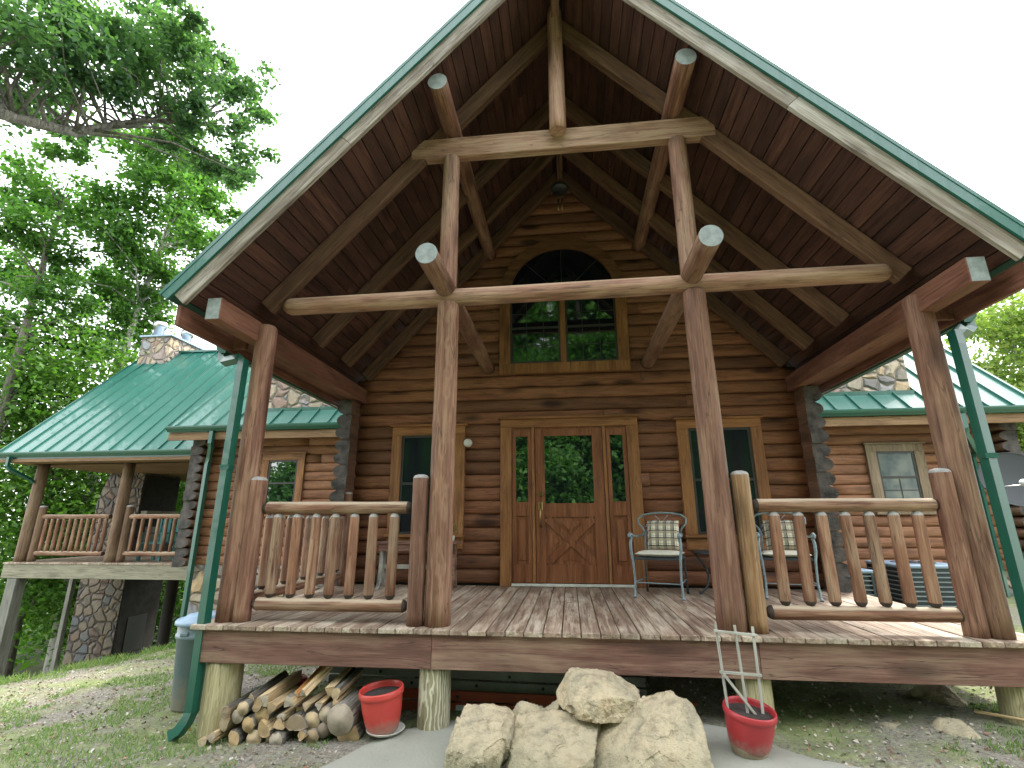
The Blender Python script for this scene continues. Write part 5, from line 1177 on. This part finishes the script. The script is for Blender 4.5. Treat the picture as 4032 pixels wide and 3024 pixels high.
for (x, y, s_) in ((-9, -13, 1.), (-5.2, -15.5, 1.15), (-1.5, -13.5, .95), (2.2, -16, 1.2), (5.6, -13.2, 1.0), (9.3, -15, 1.1), (-12.5, -9.5, 1.), (13, -10.5, 1.05), (-4.5, -20, 1.75), (1, -20.5, 1.8), (6, -20, 1.7)):
    o = yt if first else copy_tree(yt, loc=(x, y, -1.1), rz=x*2.3); 
    o.location = (x, y, -1.1); o.rotation_euler = (0, 0, x*2.3); o.scale = (s_, s_, s_); first = False
    tag(o, 'leafy tree across the yard, mirrored in the front door glass', 'tree', 'trees across the yard facing the door')

# ================================================================== GRASS, LITTER
def scatter_grass():
    rs = np.random.RandomState(5); V = []
    N = 80000; xs = rs.uniform(-8.5, 4.5, N*3); ys = rs.uniform(-2.4, 4.2, N*3); out = []
    for x, y in zip(xs, ys):
        f = noise.noise(Vector((x*1.1, y*1.1, 9)))+.6*noise.noise(Vector((x*4, y*4, 2)))
        inside = (-3.1 < x < 3.3 and y > .25) or (-1.9 < x < 1.75 and y > -1.6 and y < .45)
        thr = .05 if not (x > 1.7) else .16
        if (x < -3.1 or y < .25) and not inside and f > thr-.5*(x < -1.9 and y < .1 and y > -.9)*.4: out.append((x, y))
        elif x < 3.3 and x > 1.7 and y < .5 and f > .3: out.append((x, y))
        if len(out) >= N: break
    ncrest = 0
    for _ in range(9000):
        t_ = rs.uniform(-.6, 3.6); cxx, cyy = -7.4+t_*.62+rs.normal()*.16, .9+t_*1.55+rs.normal()*.16
        if noise.noise(Vector((cxx*3, cyy*3, 4))) > -.05: out.append((cxx, cyy)); ncrest += 1
    P = np.array([(x, y, gh(x, y)-.004) for x, y in out]); n = len(P); a = rs.uniform(0, 6.28, n); h = rs.uniform(.012, .045, n); h[-ncrest:] *= 2.6; w_ = rs.uniform(.0022, .005, n)
    d = np.stack([np.cos(a), np.sin(a), np.zeros(n)], 1); b = np.stack([np.cos(a*1.7+1), np.sin(a*1.7+1), np.zeros(n)], 1)*(h*rs.uniform(.2, .9, n))[:, None]; u = np.array([[0, 0, 1.]])
    A = P-d*w_[:, None]; B = P+d*w_[:, None]; Cc = P+b*.5+u*h[:, None]*.6+d*w_[:, None]*.8; D = P+b+u*h[:, None]
    V = np.stack([A, B, Cc, D], 1).reshape(-1, 3)
    o = link('grass', cloud_mesh('grass', V, M['blade'])); tag(o, 'thin patchy grass over the bank and in front of the porch', 'grass', kind='stuff')
scatter_grass()
def scatter_litter():
    rs = np.random.RandomState(6); N = 42000; P = []
    for _ in range(N):
        x = rs.uniform(-8.5, 5); y = rs.uniform(-2.4, 4.2)
        if x > -3 and x < 3.3 and y > 1.6: continue
        if -1.7 < x < 1.5 and -1.6 < y < .35 and rs.rand() < .96: continue
        P.append((x, y, gh(x, y)+.004))
    P = np.array(P); n = len(P); s = rs.uniform(.004, .017, n)[:, None]; s = np.where(rs.rand(n, 1) < .05, s*1.9, s)
    nr = rs.normal(size=(n, 3))*.35+np.array([0, 0, 1.]); nr /= np.linalg.norm(nr, axis=1)[:, None]; t_ = np.cross(nr, rs.normal(size=(n, 3))); t_ /= np.linalg.norm(t_, axis=1)[:, None]; b_ = np.cross(nr, t_)
    V = np.stack([P-t_*s, P+b_*s*.6, P+t_*s, P-b_*s*.7+nr*s*.5], 1).reshape(-1, 3)
    o = link('leaf_litter', cloud_mesh('leaf_litter', V, M['litter'])); tag(o, 'dry leaf bits and gravel chips scattered over the bare ground', 'leaf litter', kind='stuff')
scatter_litter()
def deck_leaves():
    rs = random.Random(31); m = MB()
    for k in range(46):
        x, y = rs.uniform(-3, 3.2), rs.choice([rs.uniform(.05, 2.7), rs.uniform(2.3, 2.75)]); s_ = rs.uniform(.008, .018); a = rs.uniform(0, 6.3)
        d = Vector((math.cos(a), math.sin(a), 0))*s_; e = Vector((-d.y, d.x, 0))*.6; c_ = Vector((x, y, .006)); m.add([c_-d, c_+e+Vector((0, 0, .006)), c_+d, c_-e+Vector((0, 0, .004))], [(0, 1, 2, 3)])
    m.build('leaf_litter', M['litter'], label='a few dry leaf bits blown over the porch deck', cat='leaf litter', kind='stuff')
deck_leaves()
